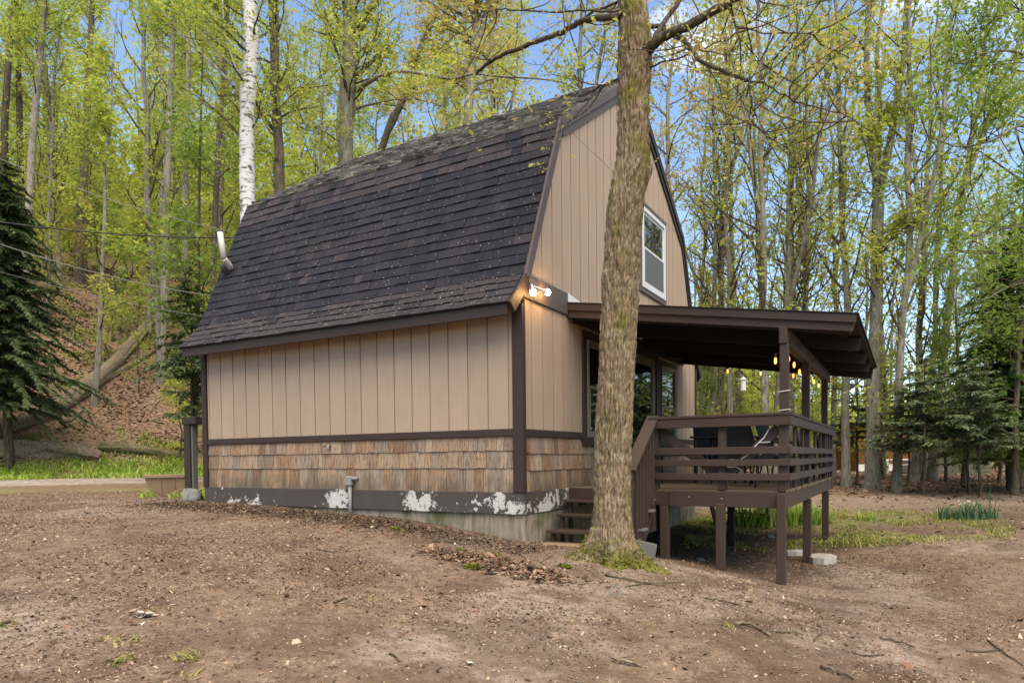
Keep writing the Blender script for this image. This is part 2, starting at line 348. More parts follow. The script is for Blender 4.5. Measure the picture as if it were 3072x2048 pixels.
def m_bark(name, a, b, c3, moss=.4, sc=(9, 9, 1.6)):
    t = NT(name); v = t.coord(sc); w_ = t.coord((1, 1, 1)); n1 = t.noise(v, 2.2, 6, .7); c = t.ramp(n1, [(.34, a), (.5, b), (.68, c3)])
    c = t.mix(t.math('MULTIPLY', t.ramp(t.noise(w_, 1.3, 5, .65), [(.46, K1), (.64, W1)]), moss), c, (.085, .095, .028, 1)); t.base(c, .95, .1); t.bump(n1, .8, .03); M[name] = t.m
m_bark('bark_grey', (.09, .080, .063), (.23, .205, .165), (.38, .345, .29), .5); m_bark('bark_brown', (.055, .043, .032), (.14, .11, .082), (.25, .21, .165), .45)
m_bark('bark_dark', (.03, .024, .02), (.075, .06, .046), (.15, .125, .10), .3); m_bark('bark_pale', (.12, .105, .088), (.25, .22, .185), (.37, .34, .30), .3)
m_bark('dead_wood', (.07, .052, .038), (.20, .155, .11), (.36, .30, .225), .35, (1.5, 9, 9)); m_bark('twig', (.05, .036, .026), (.10, .075, .055), (.17, .135, .10), .1)
def m_maple():
    t = NT('maple_bark'); v = t.coord((26, 26, 6.0), rnd=False); w_ = t.coord((1, 1, 1), rnd=False)
    n1 = t.noise(v, 2.0, 7, .72, .4); c = t.ramp(n1, [(.36, (.060, .042, .024)), (.46, (.155, .112, .068)), (.56, (.26, .198, .128)), (.68, (.40, .325, .225))])
    pale = t.ramp(t.noise(w_, 5, 5, .7), [(.57, K1), (.68, W1)]); c = t.mix(t.math('MULTIPLY', pale, .45), c, (.42, .385, .31, 1))
    z = t.n('SeparateXYZ', {0: w_}).outputs['Z']
    ms = t.math('ADD', t.math('MULTIPLY', t.noise(w_, 3.4, 6, .7), 1.0), t.ramp(z, [(0, (.34,) * 3), (.05, (.10,) * 3), (.16, (0,) * 3)]))
    hi = t.ramp(t.math('MULTIPLY', z, .1), [(.24, (0,) * 3), (.44, (.055,) * 3)]); ms = t.math('ADD', ms, hi)
    c = t.mix(t.math('MULTIPLY', t.ramp(ms, [(.54, K1), (.68, W1)]), .85), c, t.mix(t.noise(w_, 30, 4), (.06, .062, .012, 1), (.20, .19, .03, 1)))
    t.base(c, .95, .1); t.bump(t.noise(t.coord((30, 30, 7), rnd=False), 3, 6, .75), .6, .012); M['maple_bark'] = t.m
m_maple()
def m_birch():
    t = NT('birch_bark'); v = t.coord((2.2, 2.2, 9), rnd=False); n1 = t.noise(v, 1.6, 6, .7, .6); w_ = t.coord((1, 1, 1), rnd=False)
    c = t.mix(t.noise(w_, 3, 4), (.48, .45, .44, 1), (.70, .68, .67, 1)); c = t.mix(t.ramp(n1, [(.40, W1), (.46, K1)]), c, (.045, .035, .03, 1))
    k = t.ramp(t.noise(t.coord((2.0, 2.0, 2.6), rnd=False), 1.3, 5, .65), [(.57, K1), (.63, W1)]); c = t.mix(k, c, (.10, .082, .072, 1)); t.base(c, .8, .2); t.bump(n1, .5, .02); M['birch_bark'] = t.m
m_birch()
def m_leaf(name, stops, tr=.48, trans_boost=1.2, rough=.6, objmix=.5):
    t = NT(name); ri = t.n('NewGeometry').outputs['Random Per Island']; oi = t.n('ObjectInfo').outputs['Random']
    f = t.math('ADD', t.math('MULTIPLY', ri, 1 - objmix), t.math('MULTIPLY', oi, objmix)); c = t.ramp(f, stops)
    t.base(c, rough, .25); td = t.n('BsdfTranslucent', {'Color': t.mix(.0, c, c)}); q = t.n('VectorMath', {0: c}, operation='SCALE'); q.inputs['Scale'].default_value = trans_boost; t.l(q.outputs[0], td.inputs['Color'])
    ms = t.n('MixShader', {'Fac': tr}); t.l(t.bs.outputs[0], ms.inputs[1]); t.l(td.outputs[0], ms.inputs[2]); t.l(ms.outputs[0], t.out.inputs['Surface']); M[name] = t.m
m_leaf('leaf_spring', [(0, (.26, .33, .048)), (.3, (.36, .41, .062)), (.55, (.45, .46, .09)), (.8, (.31, .40, .058)), (1, (.18, .34, .055))])
m_leaf('leaf_gold', [(0, (.34, .36, .065)), (.35, (.43, .40, .09)), (.6, (.48, .35, .125)), (.8, (.37, .39, .075)), (1, (.28, .37, .065))])
m_leaf('leaf_green', [(0, (.11, .20, .035)), (.4, (.17, .26, .045)), (.7, (.25, .32, .06)), (1, (.09, .17, .04))])
m_leaf('needles', [(0, (.050, .082, .038)), (.4, (.088, .130, .055)), (.75, (.14, .19, .075)), (1, (.20, .25, .09))], .15, 1.0, .65, .25)
m_leaf('needles_pale', [(0, (.085, .115, .060)), (.4, (.13, .175, .085)), (.75, (.19, .235, .11)), (1, (.27, .30, .13))], .2, 1.0, .7, .25)
m_leaf('needles_light', [(0, (.075, .135, .035)), (.4, (.12, .20, .05)), (.75, (.17, .26, .065)), (1, (.25, .33, .08))], .2, 1.0, .65, .25)
m_leaf('grass', [(0, (.19, .32, .04)), (.4, (.30, .44, .06)), (.7, (.38, .46, .08)), (1, (.40, .38, .14))], .3, 1.1, .6, .0)
m_leaf('dry_grass', [(0, (.16, .22, .035)), (.4, (.25, .29, .05)), (.7, (.33, .30, .09)), (1, (.36, .28, .13))], .25, 1.1, .7, .0)
m_leaf('daffodil_leaf', [(0, (.045, .11, .05)), (.5, (.075, .16, .075)), (1, (.12, .21, .08))], .2, 1, .5, 0)
m_leaf('litter', [(0, (.055, .034, .022)), (.25, (.13, .080, .050)), (.5, (.235, .150, .098)), (.72, (.35, .25, .18)), (.88, (.20, .098, .058)), (1, (.10, .07, .045))], .12, 1, .8, 0)
m_leaf('chips', [(0, (.045, .029, .019)), (.35, (.11, .071, .045)), (.62, (.21, .142, .092)), (.88, (.31, .225, .152)), (1, (.46, .36, .265))], .0, 1, .9, 0)
m_leaf('mulch', [(0, (.022, .014, .010)), (.5, (.065, .040, .025)), (.8, (.14, .09, .055)), (1, (.24, .17, .11))], .0, 1, .9, 0)
m_leaf('moss', [(0, (.085, .10, .012)), (.5, (.15, .16, .018)), (1, (.23, .22, .03))], .1, 1, .9, 0)
m_leaf('scrap', [(0, (.42, .38, .32)), (1, (.55, .50, .44))], .1, 1, .8, 0)
m_leaf('petal', [(0, (.75, .72, .60)), (1, (.8, .78, .7))], .3, 1, .6, 0)
def m_ground():
    t = NT('ground_soil'); v = t.coord((1, 1, 1), True); at = t.n('Attribute', attribute_name='mask'); sp = t.n('SeparateColor', {0: at.outputs['Color']})
    big = t.noise(v, .45, 5, .6); mid = t.noise(v, 3.2, 6, .65); fine = t.noise(v, 28, 5, .75); gr = t.n('TexVoronoi', {'Vector': v, 'Scale': 26}).outputs['Color']; grd = t.voro(v, 26)
    c = t.ramp(mid, [(.28, (.095, .062, .039)), (.5, (.17, .116, .076)), (.72, (.26, .186, .127))]); c = t.mix(t.ramp(big, [(.36, K1), (.66, W1)]), c, t.mix(mid, (.12, .079, .051, 1), (.205, .142, .096, 1)))
    c = t.mix(t.math('MULTIPLY', fine, .75), c, t.ramp(fine, [(.35, (.075, .048, .033)), (.62, (.33, .24, .172))]))
    gv = t.n('SeparateColor', {0: gr}).outputs[0]; peb = t.math('MULTIPLY', t.ramp(gv, [(.72, K1), (.8, W1)]), t.ramp(grd, [(.2, W1), (.32, K1)])); c = t.mix(t.math('MULTIPLY', peb, .4), c, t.ramp(t.noise(v, 19, 1), [(.3, (.26, .19, .145)), (.7, (.52, .44, .37))]))
    lf = t.ramp(t.voro(v, 13, 'F1', 'Color'), [(0, (.10, .056, .034)), (.35, (.21, .125, .076)), (.6, (.30, .195, .125)), (.8, (.37, .26, .175)), (1, (.15, .088, .056))]); lf = t.mix(t.math('MULTIPLY', fine, .5), lf, (.07, .042, .028, 1))
    c = t.mix(t.math('MULTIPLY', sp.outputs[0], .95), c, lf)
    gs = t.ramp(t.noise(v, 9, 5, .7), [(.3, (.13, .14, .045)), (.55, (.22, .24, .06)), (.75, (.29, .26, .10))]); c = t.mix(t.math('MULTIPLY', sp.outputs[1], .9), c, gs)
    c = t.mix(t.math('MULTIPLY', sp.outputs[2], .85), c, t.mix(fine, (.30, .255, .225, 1), (.48, .42, .37, 1)))
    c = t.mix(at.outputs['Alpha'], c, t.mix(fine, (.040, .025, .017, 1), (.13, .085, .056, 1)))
    cl = t.noise(v, 7.5, 7, .72); c = t.mix(t.ramp(cl, [(.40, (.62,) * 3), (.58, (0,) * 3)]), c, (.085, .056, .037, 1))
    t.base(c, .95, .12); h = t.math('ADD', t.math('MULTIPLY', fine, .6), t.math('MULTIPLY', peb, .35)); h = t.math('ADD', h, mid); t.bump(h, .55, .03); M['ground'] = t.m
m_ground()
def m_simple(name, col, rough=.8, sc=3):
    t = NT(name); v = t.coord(); t.base(t.mix(t.noise(v, sc, 5, .65), mul(col, .75), mul(col, 1.2)), rough, .2); t.bump(t.noise(v, sc * 6, 4), .3, .01); M[name] = t.m
m_simple('log_orange', (.19, .085, .032, 1)); m_simple('shed_olive', (.13, .125, .085, 1)); m_simple('roof_felt', (.03, .027, .027, 1), .9, 6); m_simple('white_paint', (.72, .71, .69, 1), .5); m_simple('dark_inside', (.012, .010, .009, 1)); m_simple('plant_stem', (.12, .15, .05, 1)); m_simple('orange_inside', (.20, .07, .015, 1), .6)
# ================================================================ GROUND
def build_ground():
    th = np.concatenate([np.radians(np.linspace(-46, 46, 560)), np.radians(np.linspace(46, 314, 92))[1:-1]])
    rr = [.25]
    while rr[-1] < 420: rr.append(rr[-1] + max(.028, rr[-1] * .0115) * (1 if rr[-1] < 60 else 2.2))
    rr = np.array(rr); T, Rr = np.meshgrid(th, rr); r = np.sin(T) * Rr; d = np.cos(T) * Rr; x, y = xy(r, d); x = x.ravel(); y = y.ravel()
    z = gz(x, y); nt_ = len(th); nr = len(rr)
    V = np.stack([x, y, z], 1); i = np.arange(nr - 1)[:, None] * nt_; j = np.arange(nt_)[None]; j2 = (j + 1) % nt_
    Q = np.stack([i + j, i + j2, i + nt_ + j2, i + nt_ + j], -1).reshape(-1, 4)
    c0 = g1(*xy(0, 0)); V = np.vstack([V, [[CAM[0], CAM[1], c0]]]); k = len(V) - 1
    tr = np.stack([np.full(nt_, k), (np.arange(nt_) + 1) % nt_, np.arange(nt_)], 1)
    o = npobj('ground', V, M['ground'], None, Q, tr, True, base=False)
    X, Y = V[:, 0], V[:, 1]; r, d = rd(X, Y); s = hill_s(r, d)
    n = fbm(X * .35, Y * .35, 2., 4); n2 = fbm(X * 1.3, Y * 1.3, 4., 4)
    left = 1 - sst(-4, 4, r)
    hillm = sst(1.0, 3.5, s + (n2 - .5) * 3)
    woods = sst(19.0, 22.5, d + (n2 - .5) * 4) * sst(0, 5, r)
    side = sst(10.8, 13, d + (n2 - .5) * 4) * sst(1, 3, r) * .45 * sst(.42, .6, n2)
    leaf = np.clip(np.maximum(np.maximum(hillm, woods), side), 0, 1)
    hg = hillm * sst(.50, .66, fbm(X * .8, Y * .8, 12., 4)) * .7
    grs = left * sst(-1.2, -.2, s + (n2 - .5) * 1.2) * (1 - sst(.8, 2.4, s + (n2 - .5) * 2)) * sst(.34, .5, n + .1)
    edge = sst(14.0, 15.2, d) * (1 - sst(15.8, 17, d)) * left * sst(.45, .6, n2) * .6
    rg = sst(11.2, 12.2, d + (n2 - .5) * 2) * (1 - sst(15.5, 17.2, d + (n2 - .5) * 2)) * sst(2, 3.2, r) * (1 - sst(7.5, 10, r)) * sst(.34, .54, n2 + .04) * .85
    grs = np.clip(np.maximum(np.maximum(grs, edge), rg), 0, 1)
    rc = hill_s(r, d); road = left * sst(-5.4, -4.9, rc + (n - .5) * .5) * (1 - sst(-1.3, -.9, rc + (n - .5) * .5)); road *= .75 + .25 * sst(.3, .6, n2)
    pale = .42 * sst(.50, .68, fbm(X * .55 + 4, Y * .55, 8., 3)) * (1 - sst(9, 14, d)) * (d < 14)
    pathr = sst(16.2, 17.2, d + (n - .5) * 3) * (1 - sst(19.4, 20.6, d + (n - .5) * 3)) * sst(1, 3, r) * .25
    grs = grs * (1 - sst(16.6, 17.4, d) * sst(1, 3, r)); grs = np.maximum(grs, hg)
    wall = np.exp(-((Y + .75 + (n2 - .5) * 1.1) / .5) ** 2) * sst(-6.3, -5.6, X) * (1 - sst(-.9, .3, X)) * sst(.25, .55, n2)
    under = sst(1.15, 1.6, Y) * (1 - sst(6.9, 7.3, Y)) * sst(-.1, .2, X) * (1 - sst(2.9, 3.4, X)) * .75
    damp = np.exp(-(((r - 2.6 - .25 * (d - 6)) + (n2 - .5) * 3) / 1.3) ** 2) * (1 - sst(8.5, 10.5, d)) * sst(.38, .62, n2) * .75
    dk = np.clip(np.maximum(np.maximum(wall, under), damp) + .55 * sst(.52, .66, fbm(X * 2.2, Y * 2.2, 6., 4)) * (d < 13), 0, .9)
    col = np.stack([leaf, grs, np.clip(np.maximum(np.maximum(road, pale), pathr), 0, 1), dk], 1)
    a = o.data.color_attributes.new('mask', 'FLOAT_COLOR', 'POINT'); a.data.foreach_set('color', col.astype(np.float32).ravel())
    tag(o, kind='structure'); return o
build_ground()

# ================================================================ CABIN
LX = -6.13; WY = 8.05; YC = WY / 2 + .02
BT, BB = 1.40, 1.31             # belt top, bottom
SB = .605                       # bottom of shakes / top of skirt
KB = .325                       # bottom of skirt
cabin = empty('cabin', (-3.06, 4.0, .0), 'tan gambrel roofed cabin with dark shingles, cedar shake base and peeling skirt', 'cabin')
def part(mb, name, mat, parent=cabin, smooth=False, label=None):
    o = mb.build(name, M[mat], parent, smooth); return tag(o, label)
# foundation
f = MB(); f.box(LX + .03, .0, .03, WY - .02, -.9, KB + .002, .01); part(f, 'foundation', 'concrete')
# roof profile (outer face), near side; mirrored for the far side
PROF = [(-.36, 2.895), (.03, 3.311), (1.06, 5.618), (YC, 7.60)]
def prof_z(y, off=0.0):
    yy = y if y <= YC else 2 * YC - y
    for (a, za), (b, zb) in zip(PROF[:-1], PROF[1:]):
        if yy <= b: return za + (zb - za) * (yy - a) / (b - a) - off
    return PROF[-1][1] - off
# wall cores behind the siding
sw = MB(); sw.box(LX + .02, -.02, .012, .16, KB, 3.12, .002); side_wall = part(sw, 'side_wall', 'siding_paint')
gw = MB()
poly = [(-.012, .02, KB), (-.012, WY - .02, KB), (-.012, WY - .02, prof_z(WY - .02, .14)), (-.012, 2 * YC - 1.06, 5.50), (-.012, YC, 7.46), (-.012, 1.06, 5.50), (-.012, .02, prof_z(.02, .14))]
gw.prism(poly, (-.12, 0, 0)); gable_wall = part(gw, 'gable_wall', 'siding_paint')
bw = MB(); bw.prism([(LX + .02, p_[1], p_[2]) for p_ in poly], (.12, 0, 0)); part(bw, 'rear_wall', 'siding_paint')
fw = MB(); fw.box(LX + .02, -.13, WY - .14, WY - .02, KB, 3.1, .002); part(fw, 'far_wall', 'siding_paint')
# siding boards, side wall: grooves every 0.3048
S = .3048; gx = [-.19 - S * k for k in range(20)]; edges = [-.11] + gx + [LX + .11]; random.seed(3)
for a, b in zip(edges[:-1], edges[1:]):
    q = MB(); h = random.uniform(0, .0015); q.box(b + .009, a - .009, -.006 - h, .0115, BT - .005, 2.97, .004); part(q, 'siding_board', 'siding_paint', side_wall)
for gxx in (gx[6] - .05,):
    q = MB(); q.box(gxx - .001, gxx + .003, -.006, .011, BT, 2.96, .0005); part(q, 'siding_seam', 'roof_felt', side_wall)
# siding boards, gable wall
gy = [.253 - S + S * k for k in range(0, 28)]; gy = [g for g in gy if .1 < g < WY - .1]; ge = [.06] + gy + [WY - .06]
JZ = 5.62
for a, b in zip(ge[:-1], ge[1:]):
    a2, b2 = a + .012, b - .012; h = random.uniform(0, .0015)
    def slab(z0, top):
        pl = []
        ys = [a2, b2] + [k_ for k_ in (1.06, YC, 2 * YC - 1.06) if a2 < k_ < b2]; ys.sort()
        tops = [(y_, min(top, prof_z(y_, .10))) for y_ in ys]
        if min(t_ for _, t_ in tops) <= z0 + .02:
            tops = [(y_, max(t_, z0 + .02)) for y_, t_ in tops]
        q = MB(); q.prism([(.004 + h, a2, z0), (.004 + h, b2, z0)] + [(.004 + h, y_, t_) for y_, t_ in reversed(tops)], (-.0155, 0, 0)); return q
    part(slab(BT - .005, 3.05), 'siding_board', 'siding_paint', gable_wall)
    if prof_z((a2 + b2) / 2, .10) > 3.12: part(slab(3.06, JZ), 'siding_board', 'siding_paint', gable_wall)
    if prof_z((a2 + b2) / 2, .10) > JZ + .05: part(slab(JZ + .008, 9), 'siding_board', 'siding_paint', gable_wall)
# cedar shakes: three courses, each shake its own piece
_sh = {}
def shake_mesh(wd, ht, lean):
    k = (round(wd, 3), round(ht, 3), lean)
    if k not in _sh:
        q = MB(); hw = wd / 2; tb = .016 + lean
        V = [(-hw, 0, -tb), (hw, 0, -tb), (hw, 0, 0), (-hw, 0, 0), (-hw + .001, ht, -.003), (hw - .001, ht, -.003), (hw - .001, ht, 0), (-hw + .001, ht, 0)]
        V = [(p_[0], p_[2], p_[1]) for p_ in V]
        me = bpy.data.meshes.new('cedar_shake'); me.from_pydata(V, [], [(0, 1, 5, 4), (1, 2, 6, 5), (2, 3, 7, 6), (3, 0, 4, 7), (0, 3, 2, 1), (4, 5, 6, 7)]); me.update(); me.materials.append(M['cedar']); _sh[k] = me
    return _sh[k]
def shakes(parent, rows, length, place, rot):
    for zb, zt in rows:
        s = 0
        while s < length - .01:
            wd = random.choice((.075, .10, .125, .15, .18, .21)); wd = min(wd, length - s)
            if length - s - wd < .05: wd = length - s
            me = shake_mesh(wd - random.choice((.003, .005)), zt - zb, random.choice((0, .003, .006)))
            loc = place(s + wd / 2, zb + random.choice((0, 0, .003, -.003, .006))); o = link_mesh('cedar_shake', me, None, parent, loc); o.rotation_euler = (0, 0, rot); s += wd
random.seed(11)
RS = [(1.127, BB + .01), (.905, 1.145), (.598, .923)]
shakes(side_wall, RS, -.135 - (LX + .10), lambda s, z: np.array((LX + .10 + s, .011, z)), 0.0)
RG = [(1.084, BB + .01), (.867, 1.102), (.604, .885)]
shakes(gable_wall, RG, WY - .2, lambda s, z: np.array((-.011, .09 + s, z)), math.pi / 2)
# skirt boards (old paint peeling), belt, corner and band boards
q = MB(); q.box(LX - .0, .012, -.016, .012, KB, SB - .004, .004); part(q, 'skirt_board', 'skirt')
q = MB(); q.box(-.012, .016, .014, 1.40, KB, SB - .002, .004); part(q, 'skirt_board', 'skirt')
q = MB(); q.box(-.012, .010, 1.402, WY - .02, KB + .01, SB - .002, .004); part(q, 'skirt_board', 'skirt')
q = MB(); q.box(LX + .095, -.125, -.024, .012, BB, BT, .004); part(q, 'belt_board', 'trim_paint')
q = MB(); q.box(-.012, .024, .045, WY - .06, BB - .005, BT - .005, .004); part(q, 'belt_board', 'trim_paint')
q = MB(); q.box(-.124, .026, -.030, .012, SB - .003, 2.94, .004); part(q, 'corner_board', 'trim_paint')
q = MB(); q.box(-.012, .030, .014, .050, SB - .003, 3.0, .004); part(q, 'corner_board', 'trim_paint')
q = MB(); q.box(LX - .02, LX + .092, -.030, .012, SB - .003, 2.9, .004); part(q, 'corner_board', 'trim_paint')
q = MB(); q.box(-.012, .030, WY - .058, WY + .02, SB - .003, 2.98, .004); part(q, 'corner_board', 'trim_paint')
q = MB(); q.box(-.012, .036, .03, 1.285, 3.015, 3.318, .004); part(q, 'band_board', 'rake_paint')
q = MB(); q.prism([(.005, 1.29, 3.19), (.005, 2.0, 3.10), (.005, 2.0, 3.24), (.005, 1.29, 3.33)], (.02, 0, 0)); part(q, 'roof_flashing', 'white_paint')
# ---- roof
RX0, RX1 = LX - .09, .022        # rear and front ends of the roof covering
rf = MB()
def roofslab(p0, p1, t=.06):
    (a, za), (b, zb) = p0, p1; n = np.array([0, -(zb - za), b - a]); n = n / np.linalg.norm(n)
    if n[2] < 0: n = -n
    P = [np.array((RX0 + .01, a, za)), np.array((RX0 + .01, b, zb))]; rf.prism([P[0] - n * .012, P[1] - n * .012, P[1] - n * t, P[0] - n * t], (RX1 - RX0 - .012, 0, 0))
for s0, s1 in zip(PROF[:-1], PROF[1:]):
    roofslab(s0, s1); roofslab((2 * YC - s0[0], s0[1]), (2 * YC - s1[0], s1[1]))
roof = part(rf, 'roof', 'roof_felt')
# fascia and rakes
q = MB(); q.box(RX0 + .03, -.012, -.335, -.30, 2.745, 2.880, .004); part(q, 'fascia_board', 'trim_paint', roof)
q = MB(); q.box(RX0 + .03, -.012, 2 * YC + .30, 2 * YC + .335, 2.745, 2.880, .004); part(q, 'fascia_board', 'trim_paint', roof)
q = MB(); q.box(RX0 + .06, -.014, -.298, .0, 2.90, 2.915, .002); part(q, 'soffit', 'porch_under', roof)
def rake(p0, p1, wd, x0, x1, off, mir=False, mat='rake_paint', nm='rake_board'):
    (a, za), (b, zb) = p0, p1; n = np.array([zb - za, -(b - a)]); n = n / np.linalg.norm(n); n = n if n[1] < 0 else -n
    pts = [(a, za), (b, zb), (b + n[0] * wd, zb + n[1] * wd), (a + n[0] * wd, za + n[1] * wd)]; pts = [(y_ + n[0] * off, z_ + n[1] * off) for y_, z_ in pts]
    if mir: pts = [(2 * YC - y_, z_) for y_, z_ in pts]
    q = MB(); q.prism([(x0, y_, z_) for y_, z_ in pts], (x1 - x0, 0, 0)); return part(q, nm, mat, roof)
for mir in (False, True):
    mt = 'rake_paint' if not mir else 'trim_paint'
    rake(PROF[2], PROF[3], .125, .006, .060, .004, mir, mt); rake(PROF[2], PROF[3], .225, .006, .036, .006, mir, mt)
    rake((PROF[1][0], PROF[1][1]), PROF[2], .095, .006, .056, .004, mir, mt); rake(PROF[1], PROF[2], .15, .006, .032, .006, mir, mt)
    rake(PROF[0], PROF[1], .15, -.010, .052, .006, mir, 'porch_paint' if not mir else mt)
    rake(PROF[2], PROF[3], .12, LX - .09, LX - .04, .004, mir, mt); rake(PROF[0], PROF[1], .12, LX - .09, LX - .04, .004, mir, mt); rake(PROF[1], PROF[2], .12, LX - .09, LX - .04, .004, mir, mt)
# shingles of the near lower slope: 16 courses + 4 on the flared eave
random.seed(21); _tab = {}
def tab_mesh(wd, ht, t, mt='shingle'):
    k = (wd, round(ht, 3), t, mt)
    if k not in _tab:
        hw = wd / 2; V = [(-hw, 0, 0), (hw, 0, 0), (hw, 0, t), (-hw, 0, t), (-hw, ht, 0), (hw, ht, 0), (hw, ht, .001), (-hw, ht, .001)]
        me = bpy.data.meshes.new('shingle'); me.from_pydata(V, [], [(0, 1, 2, 3), (3, 2, 6, 7), (1, 5, 6, 2), (0, 3, 7, 4), (4, 7, 6, 5), (0, 4, 5, 1)]); me.update(); me.materials.append(M[mt]); _tab[k] = me
    return _tab[k]
tabs = []
def courses(p0, p1, n, old=False, wset=(.13, .16, .20, .24, .28, .33)):
    (a, za), (b, zb) = p0, p1; l = math.hypot(b - a, zb - za); u = np.array([0, (b - a) / l, (zb - za) / l]); nrm = np.array([0, -u[2], u[1]]); nrm = nrm if nrm[2] > 0 else -nrm
    ex = l / n; out = []
    for c in range(n):
        x = RX0 - .015
        while x < RX1 - .01:
            wd = random.choice(wset); e = min(x + wd, RX1)
            if RX1 - e < .08: e = RX1
            wd = round(e - x, 3); th = random.choice((.013, .016, .018, .024)) if not old else random.choice((.014, .02, .028, .036))
            base = np.array([(x + e) / 2, a, za]) + u * (c * ex - .012 + random.uniform(-.006, .006)) + nrm * .001
            out.append((base, wd - .005, min(ex + .035, l - c * ex + .02), th, u, nrm)); x = e
    return out
tabs = courses(PROF[0], PROF[1], 4) + courses(PROF[1], PROF[2], 16)
tabs.sort(key=lambda t_: np.linalg.norm(t_[0] - CAM))
def tab_box(t_, MBo, lift=0):
    b_, wd, ht, th, u, nn = t_; e = np.array([1., 0, 0])
    hw = wd / 2; A = [b_ - e * hw, b_ + e * hw]; B = [p_ + u * ht for p_ in A]
    MBo.add([A[0], A[1], A[1] + nn * th, A[0] + nn * (th + lift), B[0], B[1], B[1] + nn * .001, B[0] + nn * .001], [(0, 1, 2, 3), (3, 2, 6, 7), (1, 5, 6, 2), (0, 3, 7, 4), (4, 7, 6, 5), (0, 4, 5, 1)])
for t_ in tabs[:298]:
    b_, wd, ht, th, u, nn = t_; mt = 'brown_shingle' if (b_[2] < 3.28 and random.random() < .8) or (b_[2] > 5.15 and random.random() < .85) or random.random() < .05 else 'shingle'  # flare and top rows browner, paler: lighting and wear painted into tab colour
    o = link_mesh('shingle', tab_mesh(wd, ht, th, mt), None, roof, b_); o.rotation_euler = (math.atan2(u[2], u[1]), 0, 0)
qa, qb = MB(), MB()
for t_ in tabs[298:]: tab_box(t_, qb if (t_[0][2] < 3.28 and random.random() < .8) or (t_[0][2] > 5.15 and random.random() < .85) or random.random() < .05 else qa)
tag(part(qa, 'shingle_courses', 'shingle', roof), kind='stuff'); tag(part(qb, 'brown_shingle_courses', 'brown_shingle', roof), kind='stuff')
q = MB()
for t_ in courses(PROF[2], PROF[3], 23, True, (.14, .18, .22, .27)): tab_box(t_, q, random.uniform(-.008, .012))
tag(part(q, 'weathered_shingles', 'old_shingle', roof), kind='stuff')
q = MB()
m2 = lambda p_: (2 * YC - p_[0], p_[1])
for a_, b_, n_ in ((PROF[0], PROF[1], 4), (PROF[1], PROF[2], 16), (PROF[2], PROF[3], 23)):
    for t_ in courses(m2(a_), m2(b_), n_, False, (.9, 1.0)): tab_box(t_, q)
tag(part(q, 'far_shingles', 'shingle', roof), kind='stuff')
q = MB()
x = RX0
while x < RX1 - .02:
    e = min(x + .2, RX1); h = random.uniform(.02, .034)
    q.prism([(x, YC - .15, 7.60 - .09), (x, YC, 7.60 + h), (x, YC + .15, 7.60 - .09), (x, YC, 7.60 - .01)], (e - x + .03, 0, 0)); x = e
tag(part(q, 'ridge_shingles', 'old_shingle', roof), kind='stuff')
# catkins and bits lying on the shingles
V = []; F = []
rng = np.random.default_rng(5)
def slope_pt(t, seg):
    (a, za), (b, zb) = PROF[seg], PROF[seg + 1]; return a + (b - a) * t, za + (zb - za) * t
for k in range(620):
    seg = 0 if k < 420 else 1; t = rng.random() * .98; y_, z_ = slope_pt(t, seg); x_ = rng.uniform(RX0, RX1 - .05)
    if k < 420 and rng.random() < .5: x_ = RX1 - abs(rng.normal(0, 2.2)) - .1
    if x_ < RX0: continue
    (a, za), (b, zb) = PROF[seg], PROF[seg + 1]; u = np.array([0, b - a, zb - za]); u /= np.linalg.norm(u); nn = np.array([0, -u[2], u[1]]); an = rng.uniform(-.9, .9)
    d_ = np.array([1, 0, 0]) * math.sin(an) + u * math.cos(an); s_ = np.cross(d_, nn); l_ = rng.uniform(.010, .042); w_ = rng.uniform(.004, .009); p_ = np.array([x_, y_, z_]) + nn * .024
    i = len(V); V += [p_ - d_ * l_ / 2, p_ + s_ * w_, p_ + d_ * l_ / 2, p_ - s_ * w_]; F.append((i, i + 1, i + 2, i + 3))
o = npobj('catkin_litter', np.array(V), M['chips'], None, quads=F); tag(o, 'scattered pale catkins and twigs lying on the dark roof shingles', 'leaf litter', kind='stuff')
# gable vent
vent = part(MB().box(-.008, .03, YC - .79, YC - .745, 6.50, 6.98).box(-.008, .03, YC - .40, YC - .355, 6.50, 6.98).box(-.008, .03, YC - .745, YC - .40, 6.93, 6.98).box(-.008, .03, YC - .745, YC - .40, 6.50, 6.545), 'gable_vent', 'siding_paint')
for k in range(8):
    z_ = 6.56 + k * .047; q = MB(); q.prism([(.006, YC - .743, z_ + .03), (.026, YC - .743, z_), (.026, YC - .743, z_ + .006), (.006, YC - .743, z_ + .036)], (0, .341, 0)); part(q, 'slat', 'siding_paint', vent)
q = MB(); q.box(-.006, .004 + .0025, YC - .744, YC - .401, 6.546, 6.929, .001); part(q, 'backing', 'dark_inside', vent)
